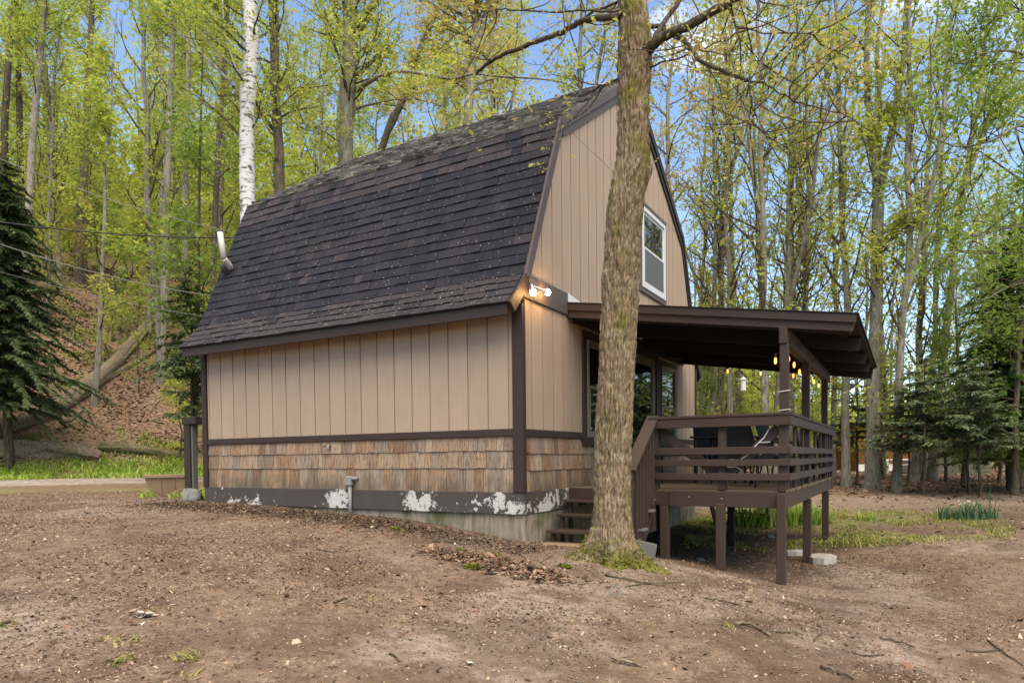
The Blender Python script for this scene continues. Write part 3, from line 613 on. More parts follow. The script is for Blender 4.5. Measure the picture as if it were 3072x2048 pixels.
# windows
def window(y0, y1, z0, z1, trim, tw, frame, pane_top, pane_low, name='window', rail=.5, fw=.055, parent=cabin, lowscreen=False, sill=True):
    wn = MB()
    for a, b, c, d_ in ((y0, y0 + fw, z0, z1), (y1 - fw, y1, z0, z1), (y0 + fw, y1 - fw, z1 - fw, z1), (y0 + fw, y1 - fw, z0, z0 + fw)): wn.box(-.01, .052, a, b, c, d_, .004)
    wo = part(wn, name, frame, parent)
    zm = z0 + (z1 - z0) * rail if rail else None
    def sash(za, zb, x0, x1, pm):
        s_ = MB(); sf = .045
        for a, b, c, d_ in ((y0 + fw, y0 + fw + sf, za, zb), (y1 - fw - sf, y1 - fw, za, zb), (y0 + fw + sf, y1 - fw - sf, zb - sf, zb), (y0 + fw + sf, y1 - fw - sf, za, za + sf)): s_.box(x0, x1, a + .0005, b - .0005, c + .0005, d_ - .0005, .003)
        part(s_, 'sash', frame, wo); p_ = MB(); p_.box(x0 + .006, x0 + .012, y0 + fw + sf - .004, y1 - fw - sf + .004, za + sf - .004, zb - sf + .004, .001); part(p_, 'pane', pm, wo)
    if rail:
        sash(zm - .022, z1 - fw, .010, .028, pane_top); sash(z0 + fw, zm + .022, .029, .047, pane_low)
    else: sash(z0 + fw, z1 - fw, .016, .040, pane_low)
    if trim:
        for a, b, c, d_ in ((y0 - tw, y0 - .001, z0 - tw, z1 + tw), (y1 + .001, y1 + tw, z0 - tw, z1 + tw), (y0, y1, z1 + .001, z1 + tw), (y0, y1, z0 - tw, z0 - .001)):
            q = MB(); q.box(-.008, .034 if not (a == y0 and c < z0) else .040, a, b, c, d_, .004); part(q, 'window_trim', trim, wo)
    return wo
window(4.40, 5.74, 4.06, 5.50, 'rake_paint', .09, 'white_vinyl', 'bright_pane', 'screen_pane', fw=.075)
window(1.93, 2.85, 1.33, 2.77, 'trim_paint', .13, 'taupe_frame', 'dark_pane', 'dark_pane', rail=.52)
window(5.45, 6.38, 1.33, 2.79, 'trim_paint', .10, 'taupe_frame', 'dark_pane', 'dark_pane', rail=.45)
window(3.05, 5.02, .66, 2.83, 'trim_paint', .12, 'taupe_frame', 'dark_pane', 'dark_pane', name='glass_door', rail=None, fw=.10)
q = MB(); q.box(-.01, .045, 5.16, 5.33, .64, 2.95, .004); part(q, 'door_post', 'trim_paint')
# vent pipe through the roof near its far end
ys_ = np.linspace(.2, 1.0, 400); vy = ys_[np.argmin([abs(on(687, 812, 'y', y_)[2] - prof_z(y_)) for y_ in ys_])]
vp = [on(687, 812, 'y', vy), on(689, 799, 'y', vy - .06), on(672, 776, 'y', vy - .20), on(660, 698, 'y', vy - .20)]
q = MB(); q.tube(spline([vp[0], vp[1], vp[2]], 6), .052, 12); q.tube([vp[2], vp[2] + (vp[3] - vp[2]) * .5, vp[3]], .050, 14); pipe = part(q, 'vent_pipe', 'pvc', cabin, True)
q = MB(); nv = np.array((0, -.91, .41)); q.tube([vp[0] - nv * .02, vp[0] + nv * .03, vp[0] + nv * .12], [.135, .10, .07], 14); part(q, 'boot', 'black_rubber', pipe, True)
# ================================================================ PORCH
porch = empty('porch', (1.5, 4.0, -.5), 'raised brown timber deck with shed roof, posts and slatted railing', 'porch')
def pp(mb, name, mat='porch_paint', parent=porch, smooth=False): return mb.build(name, M[mat], parent, smooth)
DX0, DX1, DY0, DY1, DZ = .03, 2.865, 1.235, 6.90, .615
random.seed(31)
# deck boards run away from the house
y = DY0 - .02; k = 0
while y < DY1:
    e = min(y + .142, DY1 + .04); j = random.uniform(-.01, .025); q = MB(); q.box(DX0 + .02, DX1 + .05 + j, y, e - .006, DZ - .035, DZ - random.uniform(0, .003), .004); pp(q, 'deck_board', 'deck_wood'); y = e
q = MB(); q.box(1.05, 1.484, DY0 - .045, DY0 - .002, .405, .585, .005); pp(q, 'rim_board')
q = MB(); q.box(1.488, 2.905, DY0 - .055, DY0 - .004, .400, .588, .005); pp(q, 'rim_board')
q = MB(); q.box(2.868, 2.908, DY0 - .002, DY1 + .02, .395, .578, .005); pp(q, 'rim_board')
q = MB(); q.box(.02, 2.86, DY1 - .03, DY1 + .01, .395, .578, .005); pp(q, 'rim_board')
for yy in (2.2, 3.1, 4.0, 4.9, 5.8):
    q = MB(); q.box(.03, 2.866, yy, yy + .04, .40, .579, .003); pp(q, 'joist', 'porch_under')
for xx, zz in ((2.153, .50), (2.86, .485), (1.30, .47), (1.75, .52)):
    q = MB(); q.tube([(xx, DY0 - .052, zz), (xx, DY0 - .066, zz)], [.011, .009], 8); pp(q, 'bolt', 'grey_metal')
# long front posts under the rail line
def post(x0, x1, y0, y1, z0, z1, mat='porch_paint', nm='post'):
    q = MB(); q.box(x0, x1, y0, y1, z0, z1, .006); return pp(q, nm, mat)
post(2.806, 2.906, 1.185 - .10, 1.178, -.62, .58, nm='post'); post(2.812, 2.902, 1.182, 1.272, .60, 1.40)
post(2.10, 2.205, 1.185 - .10, 1.178, -.5, .44); post(2.105, 2.20, 1.19, 1.28, .61, 1.40)
post(1.365, 1.472, 1.18, 1.28, -.45, .402); post(1.25, 1.34, 1.19, 1.29, .61, 1.42); post(1.19, 1.30, 1.15, 1.25, .06, .405, nm='post')
for yy in (3.40, 6.02):
    post(2.815, 2.925, yy, yy + .11, -.75, .39); post(2.80, 2.90, yy, yy + .11, .62, 2.36)
post(2.81, 2.91, 1.285, 1.375, .62, 2.36)
post(2.82, 2.92, 6.78, 6.88, .39, 1.40)
for xx, yy in ((1.55, 4.2), (.9, 6.3), (2.0, 6.55), (.35, 4.0)): post(xx, xx + .11, yy, yy + .11, -.8, .40, 'porch_under')
# railings: cap, top board, three slats
def rails(a, b, side, cap=True):
    a = np.array(a, float); b = np.array(b, float); out = np.array(side, float)
    for nm, zc, ht, th, o_ in (('rail_cap', 1.520, .036, .145, -.02), ('top_rail', 1.443, .112, .036, .024), ('rail_slat', 1.093, .088, .034, .024), ('rail_slat', .946, .080, .034, .024), ('rail_slat', .775, .086, .034, .024)):
        q = MB(); q.bar((*(a + out * o_)[:2], zc), (*(b + out * o_)[:2], zc), th, ht, ch=.005); pp(q, nm)
rails((1.235, 1.165), (2.925, 1.165), (0, -1))
rails((2.918, 1.145), (2.918, 6.95), (1, 0))
for yy in (1.95, 2.7, 3.45, 4.2, 4.95, 5.7, 6.35):
    q = MB(); q.box(2.868, 2.904, yy, yy + .085, .60, 1.395, .004); pp(q, 'rail_stile')
for ya, yb in ((1.35, 2.3), (2.45, 3.4), (3.6, 4.6), (4.8, 5.9)):
    q = MB(); q.bar((2.845, ya, 1.38), (2.845, yb, .66), .03, .085, ch=.003); pp(q, 'brace')
# crossed braces behind the front rail
q = MB(); q.bar((1.30, 1.255, 1.40), (2.10, 1.255, .80), .032, .12, ch=.004); pp(q, 'brace')
q = MB(); q.bar((2.22, 1.255, .80), (2.81, 1.255, 1.36), .032, .12, ch=.004); pp(q, 'brace')
# porch roof
SL = -.1545
rz = lambda x: 3.196 + SL * x
Y0, Y1 = 1.30, 6.90; u = np.array([1, 0, SL]); u /= np.linalg.norm(u); upv = np.array([-u[2], 0, u[0]])
def slope_board(x0, x1, y0, y1, off_top, ht, name, mat='porch_paint'):
    a = np.array([x0, (y0 + y1) / 2, rz(x0)]) - upv * (off_top + ht / 2); b = np.array([x1, (y0 + y1) / 2, rz(x1)]) - upv * (off_top + ht / 2)
    q = MB(); q.bar(a, b, y1 - y0, ht, upv, .004); return pp(q, name, mat)
slope_board(.02, 3.64, Y0 - .030, Y0 + .005, .012, .098, 'fascia_board'); slope_board(.02, 3.625, Y0 + .006, Y0 + .045, .100, .105, 'fascia_board')
slope_board(.02, 3.66, Y0 - .045, Y1 + .05, 0, .011, 'roof_sheet', 'roof_felt')
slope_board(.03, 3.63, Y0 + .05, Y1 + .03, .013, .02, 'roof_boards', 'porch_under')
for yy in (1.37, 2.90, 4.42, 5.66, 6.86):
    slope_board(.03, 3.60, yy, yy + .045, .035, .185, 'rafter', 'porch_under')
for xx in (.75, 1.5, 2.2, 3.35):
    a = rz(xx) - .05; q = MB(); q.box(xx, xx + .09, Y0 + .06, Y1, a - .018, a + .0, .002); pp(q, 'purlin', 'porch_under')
q = MB(); q.box(2.806, 2.898, 1.265, 6.55, 2.362, 2.552, .005); pp(q, 'beam', 'porch_paint')
q = MB(); q.box(.035, .075, 1.34, 6.88, 2.93, 3.09, .004); pp(q, 'ledger', 'porch_under')
# ================================================================ STAIR
stair = empty('stair', (.75, .8, -.1), 'dark brown wooden steps with slatted side rail going up to the deck', 'stairs')
def ps(mb, name, mat='porch_paint'): return mb.build(name, M[mat], stair)
TR = [(1.02, 1.25, .455), (.80, 1.06, .275), (.50, .84, .085)]
for i, (ya, yb, z) in enumerate(TR):
    q = MB(); q.box(.06, 1.22, ya, (ya + yb) / 2 - .003, z - .036, z, .005); ps(q, 'tread'); q = MB(); q.box(.06, 1.22, (ya + yb) / 2 + .003, yb, z - .036, z, .005); ps(q, 'tread')
q = MB(); q.box(.06, 1.045, 1.205, 1.238, .455, .612, .004); ps(q, 'riser'); 
q = MB(); q.box(.05, 1.22, .30, .62, -.14, -.068, .006); ps(q, 'bottom_plank', 'raw_wood')
for xx in (.10, .62, 1.12):
    q = MB(); q.box(xx, xx + .045, .56, .62, -.12, .048, .003); ps(q, 'support'); q = MB(); q.box(xx, xx + .045, .84, .90, -.14, .238, .003); ps(q, 'support'); q = MB(); q.box(xx, xx + .045, 1.1, 1.17, -.2, .418, .003); ps(q, 'support')
q = MB(); q.prism([(1.245, .30, -.20), (1.245, 1.22, .53), (1.245, 1.22, .30), (1.245, .52, -.30)], (.045, 0, 0)); ps(q, 'stringer')
hr = [np.array((1.275, 1.16, 1.515)), np.array((1.275, .30, .86))]
q = MB(); q.bar(hr[0] + (0, .05, .035), hr[1], .16, .038, (0, 0, 1), .005); ps(q, 'hand_rail')
q = MB(); q.box(1.235, 1.325, .24, .33, -.25, .85, .005); ps(q, 'newel_post')
for k in range(6):
    yy = 1.08 - k * .125; zt = 1.515 - (1.16 - yy) * .762 - .03; zb = .50 - (1.16 - yy) * .79; q = MB(); q.box(1.292, 1.326, yy - .022, yy + .022, zb - .03, zt, .003); ps(q, 'baluster')
for yy, z in ((.84, .36), (.55, .15)):
    q = MB(); q.box(1.225, 1.36, yy, yy + .2, z - .03, z, .004); ps(q, 'bracket', 'grey_timber')

# ================================================================ LIGHTS ON THE HOUSE
def simple(mb, name, mat, label, cat, group=None, smooth=False, parent=None): return tag(mb.build(name, M[mat], parent, smooth), label, cat, group)
fl = empty('floodlight', (.04, .26, 3.2), 'lit twin bulb floodlight on the brown band at the cabin corner', 'floodlight')
q = MB(); q.box(.036, .050, .13, .29, 3.10, 3.275, .006); q.build('back_plate', M['taupe_frame'], fl)
bl = np.array([.16, .02, 3.055]); br = np.array([.14, .44, 3.145])
for c, a in ((bl, np.array([.05, .19, 3.2])), (br, np.array([.05, .24, 3.19]))):
    d_ = (c - a); d_ /= np.linalg.norm(d_); q = MB(); q.tube([a, a + d_ * .03, c - d_ * .07, c - d_ * .03], [.012, .014, .020, .034], 12); hd = q.build('lamp_holder', M['white_vinyl'], fl, True)
    q = MB(); q.tube([c - d_ * .035, c - d_ * .02, c + d_ * .015, c + d_ * .035, c + d_ * .042], [.026, .037, .040, .026, .008], 14); q.build('bulb', M['lamp_glow'], fl, True)
def bulb(parent, p):
    p = np.array(p); q = MB(); q.tube([p + (0, 0, .10), p + (0, 0, .055), p + (0, 0, .045)], [.006, .016, .018], 8); so_ = q.build('socket', M['black_rubber'], parent, True)
    q = MB(); q.tube([p + (0, 0, .044), p + (0, 0, .02), p, p + (0, 0, -.025), p + (0, 0, -.034)], [.011, .016, .018, .012, .004], 12); q.build('bulb', M['bulb_glow'], parent, True)
s1 = empty('string_light', (2.78, 3.6, 2.3), 'string of small amber bulbs hanging along the porch beam', 'string lights')
B1 = [(2.76, 1.32, 2.16), (2.78, 2.24, 2.29), (2.78, 2.75, 2.27), (2.78, 3.30, 2.23), (2.78, 5.08, 2.25), (2.78, 5.80, 2.25)]
for b in B1: bulb(s1, b)
pts = []
for a, b in zip(B1[:-1], B1[1:]):
    a = np.array(a) + (0, 0, .10); b = np.array(b) + (0, 0, .10); pts += [a, (a + b) / 2 + (.01, 0, -.0)]
pts.append(np.array(B1[-1]) + (0, 0, .10)); q = MB(); q.tube(spline(pts, 3), .005, 5); q.build('wire', M['cable_black'], s1)
s2 = empty('string_light', (1.9, 5.95, 2.5), 'string of small amber bulbs hanging under the far side of the porch roof', 'string lights')
B2 = [on(2183, 1114, 'y', 5.95), on(2282, 1121, 'y', 5.95), on(2380, 1128, 'y', 5.95), on(2439, 1137, 'y', 5.95)]
for b in B2: bulb(s2, b)
q = MB(); q.tube(spline([b + (0, 0, .10) for b in B2], 4), .005, 5); q.build('wire', M['cable_black'], s2)
# white cord wound round the corner post and looped through the brace
q = MB()
for z in (1.565, 1.79):
    q.tube([(2.805, 1.279, z), (2.916, 1.279, z + .012), (2.916, 1.381, z + .015), (2.804, 1.381, z + .004), (2.805, 1.279, z)], .007, 6)
simple(q, 'cord', 'white_cord', 'two turns of white cord wound round the porch corner post', 'cord')
q = MB(); c_ = [on(u_, v_, 'y', 1.215) for u_, v_ in [(2306, 1287), (2292, 1312), (2276, 1327), (2240, 1366), (2226, 1375), (2205, 1398), (2186, 1400), (2180, 1397)]]; q.tube(spline(c_, 4), .008, 6); q.tube([c_[2], on(2310, 1325, 'y', 1.215)], .007, 6); q.tube([c_[5], on(2224, 1410, 'y', 1.215)], .007, 6)
simple(q, 'cord', 'white_cord', 'slack white cord looped along the crossed braces behind the deck railing', 'cord')

# ================================================================ FURNITURE ON THE DECK
def chair(loc, rz_, label, tilt=0.0, z=DZ):
    e = empty('patio_chair', (loc[0], loc[1], z), label, 'chair', 'patio chairs on the deck'); e.rotation_euler = (tilt, 0, rz_)
    def P(mb, nm, mt, sm=False):
        o = mb.build(nm, M[mt], None, sm); o.parent = e; return o
    for sx in (-1, 1):
        q = MB(); q.tube(spline([(sx * .27, -.24, 0), (sx * .27, -.22, .30), (sx * .27, -.20, .60), (sx * .27, .0, .63), (sx * .27, .18, .62)], 4), .013, 7); P(q, 'arm', 'black_metal', True)
        q = MB(); q.tube(spline([(sx * .25, .30, 0), (sx * .25, .22, .36), (sx * .25, .26, .65), (sx * .25, .36, .98)], 4), .013, 7); P(q, 'back_frame', 'black_metal', True)
        q = MB(); q.tube([(sx * .25, -.24, .40), (sx * .25, .22, .36)], .012, 7); P(q, 'seat_frame', 'black_metal', True)
    q = MB(); q.prism([(-.245, -.24, .395), (-.245, .0, .375), (-.245, .21, .355), (-.245, .21, .365), (-.245, .0, .385), (-.245, -.24, .405)], (.49, 0, 0)); P(q, 'seat', 'sling_cloth')
    q = MB(); q.prism([(-.245, .225, .40), (-.245, .26, .65), (-.245, .355, .97), (-.245, .345, .97), (-.245, .25, .65), (-.245, .215, .40)], (.49, 0, 0)); P(q, 'backrest', 'sling_cloth')
    q = MB(); q.tube([(-.25, .36, .98), (.25, .36, .98)], .013, 7); P(q, 'top_bar', 'black_metal')
    return e
chair((2.38, 2.15), 2.6, 'dark sling chair at the deck corner, leaning toward the front railing', -.10)
chair((2.30, 3.05), 2.2, 'dark sling chair behind the one at the deck corner', .0)
chair((2.35, 4.6), 1.35, 'dark sling chair near the far posts of the deck', .0)
chair((1.10, 4.95), .4, 'dark sling chair close to the house wall on the deck', .0)
tb = empty('patio_table', (1.75, 3.9, DZ), 'low dark patio table in the middle of the deck', 'table')
q = MB(); q.box(1.15, 2.05, 3.4, 4.6, DZ + .70, DZ + .735, .008); q.build('tabletop', M['black_metal'], tb)
for xx in (1.2, 1.96):
    for yy in (3.45, 4.5):
        q = MB(); q.tube([(xx + .02, yy + .02, DZ + .70), (xx + .02, yy + .02, DZ)], .022, 8); q.build('leg', M['black_metal'], tb)
bn = empty('bench', (1.0, 2.9, DZ), 'small dark bench standing on the deck near the house', 'bench')
q = MB(); q.box(.75, 1.65, 2.75, 3.05, DZ + .42, DZ + .455, .006); q.build('seat', M['black_metal'], bn)
for xx in (.80, 1.56):
    for yy, d_ in ((2.77, -.03), (3.0, .03)):
        q = MB(); q.bar((xx + .02, yy, DZ + .42), (xx + .02, yy + d_, DZ), .03, .03, (1, 0, 0)); q.build('leg', M['black_metal'], bn)

# ================================================================ FIXTURES AND SMALL THINGS ROUND THE HOUSE
cq = empty('conduit', (-2.83, -.06, .2), 'grey electrical conduit rising from the ground against the peeling skirt', 'conduit')
q = MB(); q.tube([(-2.825, -.055, .16), (-2.825, -.055, .66)], .026, 10); q.build('pipe', M['grey_metal'], cq, True)
q = MB(); q.box(-2.885, -2.785, -.098, -.020, .655, .80, .02); q.build('elbow_box', M['grey_metal'], cq)
q = MB(); q.tube([(-2.79, -.055, .765), (-2.74, -.05, .765), (-2.725, -.03, .765), (-2.725, -.004, .765)], .026, 10); q.build('elbow', M['grey_metal'], cq, True)
hb = empty('hose_bib', (-3.25, -.03, 1.25), 'small brass garden tap on the upper row of cedar shakes', 'tap')
c = np.array([-3.25, -.005, 1.245])
q = MB(); q.tube([c, c + (0, -.05, 0)], [.022, .018], 10); q.tube([c + (0, -.04, .0), c + (.03, -.07, -.02), c + (.045, -.08, -.06)], [.016, .016, .014], 8); q.build('spout', M['grey_metal'], hb, True)
q = MB(); q.tube([c + (-.02, -.05, .0), c + (-.05, -.065, .012)], .008, 6); q.tube([c + (-.05, -.066, -.025), c + (-.05, -.066, .045)], [.012, .012], 6); q.build('handle', M['raw_wood'], hb, True)
def rock(name, c, sz, mat, label, cat='rock', seed=0, sub=3, flat=.0, group=None):
    import bmesh
    bm = bmesh.new(); bmesh.ops.create_icosphere(bm, subdivisions=sub, radius=1); V = np.array([v.co[:] for v in bm.verts]); F = [[v.index for v in f_.verts] for f_ in bm.faces]; bm.free()
    n1 = fbm(V[:, 0] * 1.3 + seed * 7, V[:, 1] * 1.3 + 3, V[:, 2] * 1.3 + seed, 3) - .5; V = V * (1 + n1[:, None] * .9)
    for k in range(7):
        rg_ = np.random.default_rng(seed * 31 + k); nn = rg_.normal(size=3); nn /= np.linalg.norm(nn); nn[2] = abs(nn[2]); dd = V @ nn; ov = np.maximum(dd - rg_.uniform(.55, .8), 0); V = V - ov[:, None] * nn[None] * .92
    V = V * np.array(sz)[None] + np.array(c)[None]; o = npobj(name, V, M[mat], None, tris=F); return tag(o, label, cat, group)
p = spot(575, 1497); p = dep(572, 1485, 11.7)
rock('boulder', (p[0], p[1], g1(p[0], p[1]) + .10), (.24, .19, .17), 'stone', 'grey angular boulder at the far end of the cabin wall', seed=4)
# dark newel post and planter near the far corner
p = dep(575, 1470, 12.9); gz0 = g1(p[0], p[1])
ft = empty('railing_post', (p[0], p[1], gz0), 'dark brown capped post standing beyond the far cabin corner', 'post')
q = MB(); q.box(p[0] - .085, p[0] + .085, p[1] - .085, p[1] + .085, gz0 - .2, 1.72, .006); q.build('post', M['fence_dark'], ft)
q = MB(); q.box(p[0] - .10, p[0] + .30, p[1] - .10, p[1] + .11, 1.722, 1.86, .006); q.build('cap_board', M['fence_dark'], ft)
q = MB(); q.box(p[0] + .088, p[0] + .13, p[1] - .05, p[1] + .05, gz0 - .2, 1.715, .004); q.build('side_board', M['grey_timber'], ft)
pl = empty('planter_box', (*dep(505, 1480, 13.2)[:2], .35), 'weathered wooden planter box with sloping sides beside the dark post', 'planter')
pc = dep(508, 1481, 13.1); pz = g1(pc[0], pc[1]); ax = RH * .92 + FH * .38; ax /= np.linalg.norm(ax); ay = np.array([-ax[1], ax[0]])
def lp(a, b, z): return np.array([pc[0] + ax[0] * a + ay[0] * b, pc[1] + ax[1] * a + ay[1] * b, pz + z])
for k in range(3):
    a0, a1 = -.36 + k * .245, -.36 + k * .245 + .238; q = MB(); q.prism([lp(a0 * .86, -.14, -.05), lp(a1 * .86, -.14, -.05), lp(a1, -.20, .34), lp(a0, -.20, .34)], (ay[0] * .025, ay[1] * .025, 0)); q.build('plank', M['raw_wood'], pl)
    q = MB(); q.prism([lp(a0 * .86, .14, -.05), lp(a1 * .86, .14, -.05), lp(a1, .20, .34), lp(a0, .20, .34)], (-ay[0] * .025, -ay[1] * .025, 0)); q.build('plank', M['raw_wood'], pl)
for s_ in (-1, 1):
    q = MB(); q.prism([lp(s_ * .33, -.135, -.05), lp(s_ * .33, .135, -.05), lp(s_ * .385, .19, .34), lp(s_ * .385, -.19, .34)], (-s_ * ax[0] * .025, -s_ * ax[1] * .025, 0)); q.build('end_plank', M['raw_wood'], pl)
q = MB(); q.bar(lp(-.42, -.215, .37), lp(.42, -.215, .37), .05, .055); q.bar(lp(-.42, .215, .37), lp(.42, .215, .37), .05, .055); q.bar(lp(-.40, -.18, .37), lp(-.40, .18, .37), .04, .05); q.bar(lp(.40, -.18, .37), lp(.40, .18, .37), .04, .05); q.build('rim', M['raw_wood'], pl)
q = MB(); q.prism([lp(-.37, -.18, .30), lp(.37, -.18, .30), lp(.37, .18, .30), lp(-.37, .18, .30)], (0, 0, .02)); q.build('soil', M['ground'], pl)
# timber block by the stair, round paver, flat stones under the deck
p = spot(1932, 1655); q = MB(); a_ = np.array([1.06, .86, -.30]); q.bar(dep(1893, 1640, 8.0), dep(1950, 1652, 8.25), .19, .19, (0.1, .1, 1), .012); simple(q, 'timber_block', 'grey_timber', 'weathered grey timber offcut lying behind the big tree', 'timber')
pv = dep(2466, 1636, 10.1); zz = g1(pv[0], pv[1]); V = []; q = MB()
th_ = np.linspace(0, 2 * np.pi, 8, endpoint=False) + .3; q.prism([(pv[0] + .20 * math.cos(a), pv[1] + .30 * math.sin(a), zz - .06) for a in th_], (0, 0, .15)); simple(q, 'paver', 'paver', 'pale eight sided concrete paver beside the deck posts', 'paver')
pb = dep(2385, 1598, 10.8); q = MB(); q.bar((pb[0] - .14, pb[1] - .1, g1(pb[0], pb[1]) + .03), (pb[0] + .14, pb[1] + .1, g1(pb[0], pb[1]) + .03), .18, .09, ch=.008); simple(q, 'concrete_block', 'paver', 'mossy concrete block on the ground beneath the deck', 'block')
for i, (u_, v_, s_, lb) in enumerate([(2100, 1682, .055, 'small pale stone on the soil under the deck'), (2385, 1664, .07, 'flat pale stone beside the second deck post'), (2310, 1612, .07, 'dark stone in the shade under the deck')]):
    p = spot(u_, v_); rock('stone', (p[0], p[1], p[2] + s_ * .3), (s_ * 1.3, s_, s_ * .7), 'stone' if i != 1 else 'paver', lb, 'stone', seed=20 + i, sub=2)
# steps on the far side of the deck, seen underneath
bs = empty('back_steps', (1.3, 7.6, -.45), 'small wooden steps seen through the posts beyond the deck', 'steps')
for k, z in enumerate((-.18, .04, .26)):
    yy = 7.75 - k * .26; q = MB(); q.box(.55, 1.65, yy - .13, yy + .13, z - .035, z, .005); q.build('tread', M['deck_wood'], bs)
for xx in (.52, 1.655):
    q = MB(); q.prism([(xx, 8.0, -.55), (xx, 7.0, .38), (xx, 6.96, .20), (xx, 7.7, -.55)], (.04, 0, 0)); q.build('stringer', M['deck_wood'], bs)
# ================================================================ LEAF AND TREE BUILDERS
def leaves_mesh(C, size, rng, droop=.25, flat=.6, asp=.55):
    """C: (n,3) leaf bases; returns vertices and quads, one folded kite per leaf"""
    C = np.repeat(C, 3, 0); n = len(C); C = C + rng.normal(0, size * .22, (n, 3)); size = size * .78; az = rng.uniform(0, 2 * np.pi, n); el = rng.normal(-droop, .5, n)
    a = np.stack([np.cos(az) * np.cos(el), np.sin(az) * np.cos(el), np.sin(el)], 1)
    up = np.stack([rng.normal(0, flat, n), rng.normal(0, flat, n), np.ones(n)], 1); b = np.cross(a, up); b /= np.linalg.norm(b, axis=1)[:, None] + 1e-9; c = np.cross(b, a)
    s = (size * rng.lognormal(-.12, .38, n))[:, None]; k = rng.uniform(-.12, .2, n)[:, None]
    V = np.stack([C, C + a * s * .5 + b * s * asp * .5 + c * s * k, C + a * s, C + a * s * .5 - b * s * asp * .5 + c * s * k], 1).reshape(-1, 3)
    return V, np.arange(n * 4).reshape(-1, 4)
class Geo:
    def __init__(s): s.V = []; s.Q = []; s.n = 0
    def add(s, V, Q): s.V.append(V); s.Q.append(np.asarray(Q) + s.n); s.n += len(V)
    def mesh(s, name, smooth=True): return npmesh(name, np.vstack(s.V), np.vstack(s.Q), None, smooth)
def limb(P, r0, r1, n, g, pw=1.0):
    t = np.linspace(0, 1, len(P)); V, Q = tube(P, r0 + (r1 - r0) * t ** pw, n); g.add(V, Q)
def sprout(rng, tk, br, C, p0, dirv, ln, r, lv, nl, spread=.16):
    """a branch with twigs; leaf bases are appended to C"""
    m = 6; P = [p0]; d = dirv / np.linalg.norm(dirv)
    for i in range(m):
        d = d + rng.normal(0, .14, 3) + np.array([0, 0, .06]); d /= np.linalg.norm(d); P.append(P[-1] + d * ln / m)
    P = np.array(P); limb(P, r, r * .22, 5 if lv else 4, br)
    nt = rng.integers(3, 6) if lv else 0
    for _ in range(nt):
        i = rng.integers(2, m); dd = (P[i] - P[i - 1]); dd = dd / np.linalg.norm(dd) + rng.normal(0, .75, 3) * np.array([1, 1, .7]); sprout(rng, tk, br, C, P[i], dd, ln * rng.uniform(.28, .5), r * .38, 0, nl, spread)
    k = nl if not lv else max(1, nl // 2); t = rng.uniform(.25, 1.02, k) * m; i = np.clip(t.astype(int), 0, m - 1); f = (t - i)[:, None]
    C.append(P[i] * (1 - f) + P[i + 1] * f + rng.normal(0, spread, (k, 3)))
def gen_tree(seed, H, r0, cb, nb, up, bl, nl, ls, wob=.25, fork=None, spread=.16, lowtw=0, sides=10, droop=.25):
    rng = np.random.default_rng(seed); tk = Geo(); br = Geo(); C = []
    m = 15; t = np.linspace(0, 1, m); off = np.cumsum(rng.normal(0, wob / 4, (m, 2)), 0); off -= off[0]; off *= t[:, None] ** .5
    P = np.stack([off[:, 0], off[:, 1], t * H], 1); P = spline(P, 3); tt = np.linspace(0, 1, len(P)); R = r0 * (1 - tt) ** .75 * (1 + .55 * np.exp(-tt * H / .35)) + .012
    P[0, 2] -= .5; V, Q = tube(P, R, sides); tk.add(V, Q)
    stems = [(P, R)]
    for (ft, ang, az, fr) in (fork or []):
        i = int(ft * (len(P) - 1)); d = np.array([math.cos(az) * math.sin(ang), math.sin(az) * math.sin(ang), math.cos(ang)]); ln = H * (1 - ft) * .95; S_ = [P[i]]
        for q in range(8): d = d + np.array([0, 0, .07]) + rng.normal(0, .05, 3); d /= np.linalg.norm(d); S_.append(S_[-1] + d * ln / 8)
        S_ = spline(np.array(S_), 2); R2 = R[i] * fr * (1 - np.linspace(0, 1, len(S_))) ** .75 + .01; V, Q = tube(S_, R2, sides - 2); tk.add(V, Q); stems.append((S_, R2))
    for si, (P_, R_) in enumerate(stems):
        nbb = nb if si == 0 else nb // 2
        for k in range(nbb):
            f = (cb + (1 - cb) * ((k + rng.random()) / nbb) if si == 0 else .15 + .85 * (k + rng.random()) / nbb); i = min(int(f * (len(P_) - 1)), len(P_) - 2); az = rng.uniform(0, 2 * np.pi); e = up + rng.normal(0, .2)
            ln = bl * (1.05 - .75 * (f - cb * (si == 0)) / (1 - cb * (si == 0))) * rng.uniform(.55, 1.2); sprout(rng, tk, br, C, P_[i], np.array([math.cos(az) * math.cos(e), math.sin(az) * math.cos(e), math.sin(e)]), ln, min(R_[i] * .45, .05), 1, nl, spread)
    for k in range(lowtw):
        f = rng.uniform(.08, cb + .05); i = int(f * (len(P) - 1)); az = rng.uniform(0, 2 * np.pi); sprout(rng, tk, br, C, P[i], np.array([math.cos(az), math.sin(az), .4]), rng.uniform(.6, 1.6), .008, 1, max(2, nl // 2), spread)
    Vl, Ql = leaves_mesh(np.vstack(C), ls, rng, droop)
    return tk.mesh('trunk'), br.mesh('branches'), npmesh('crown', Vl, Ql)
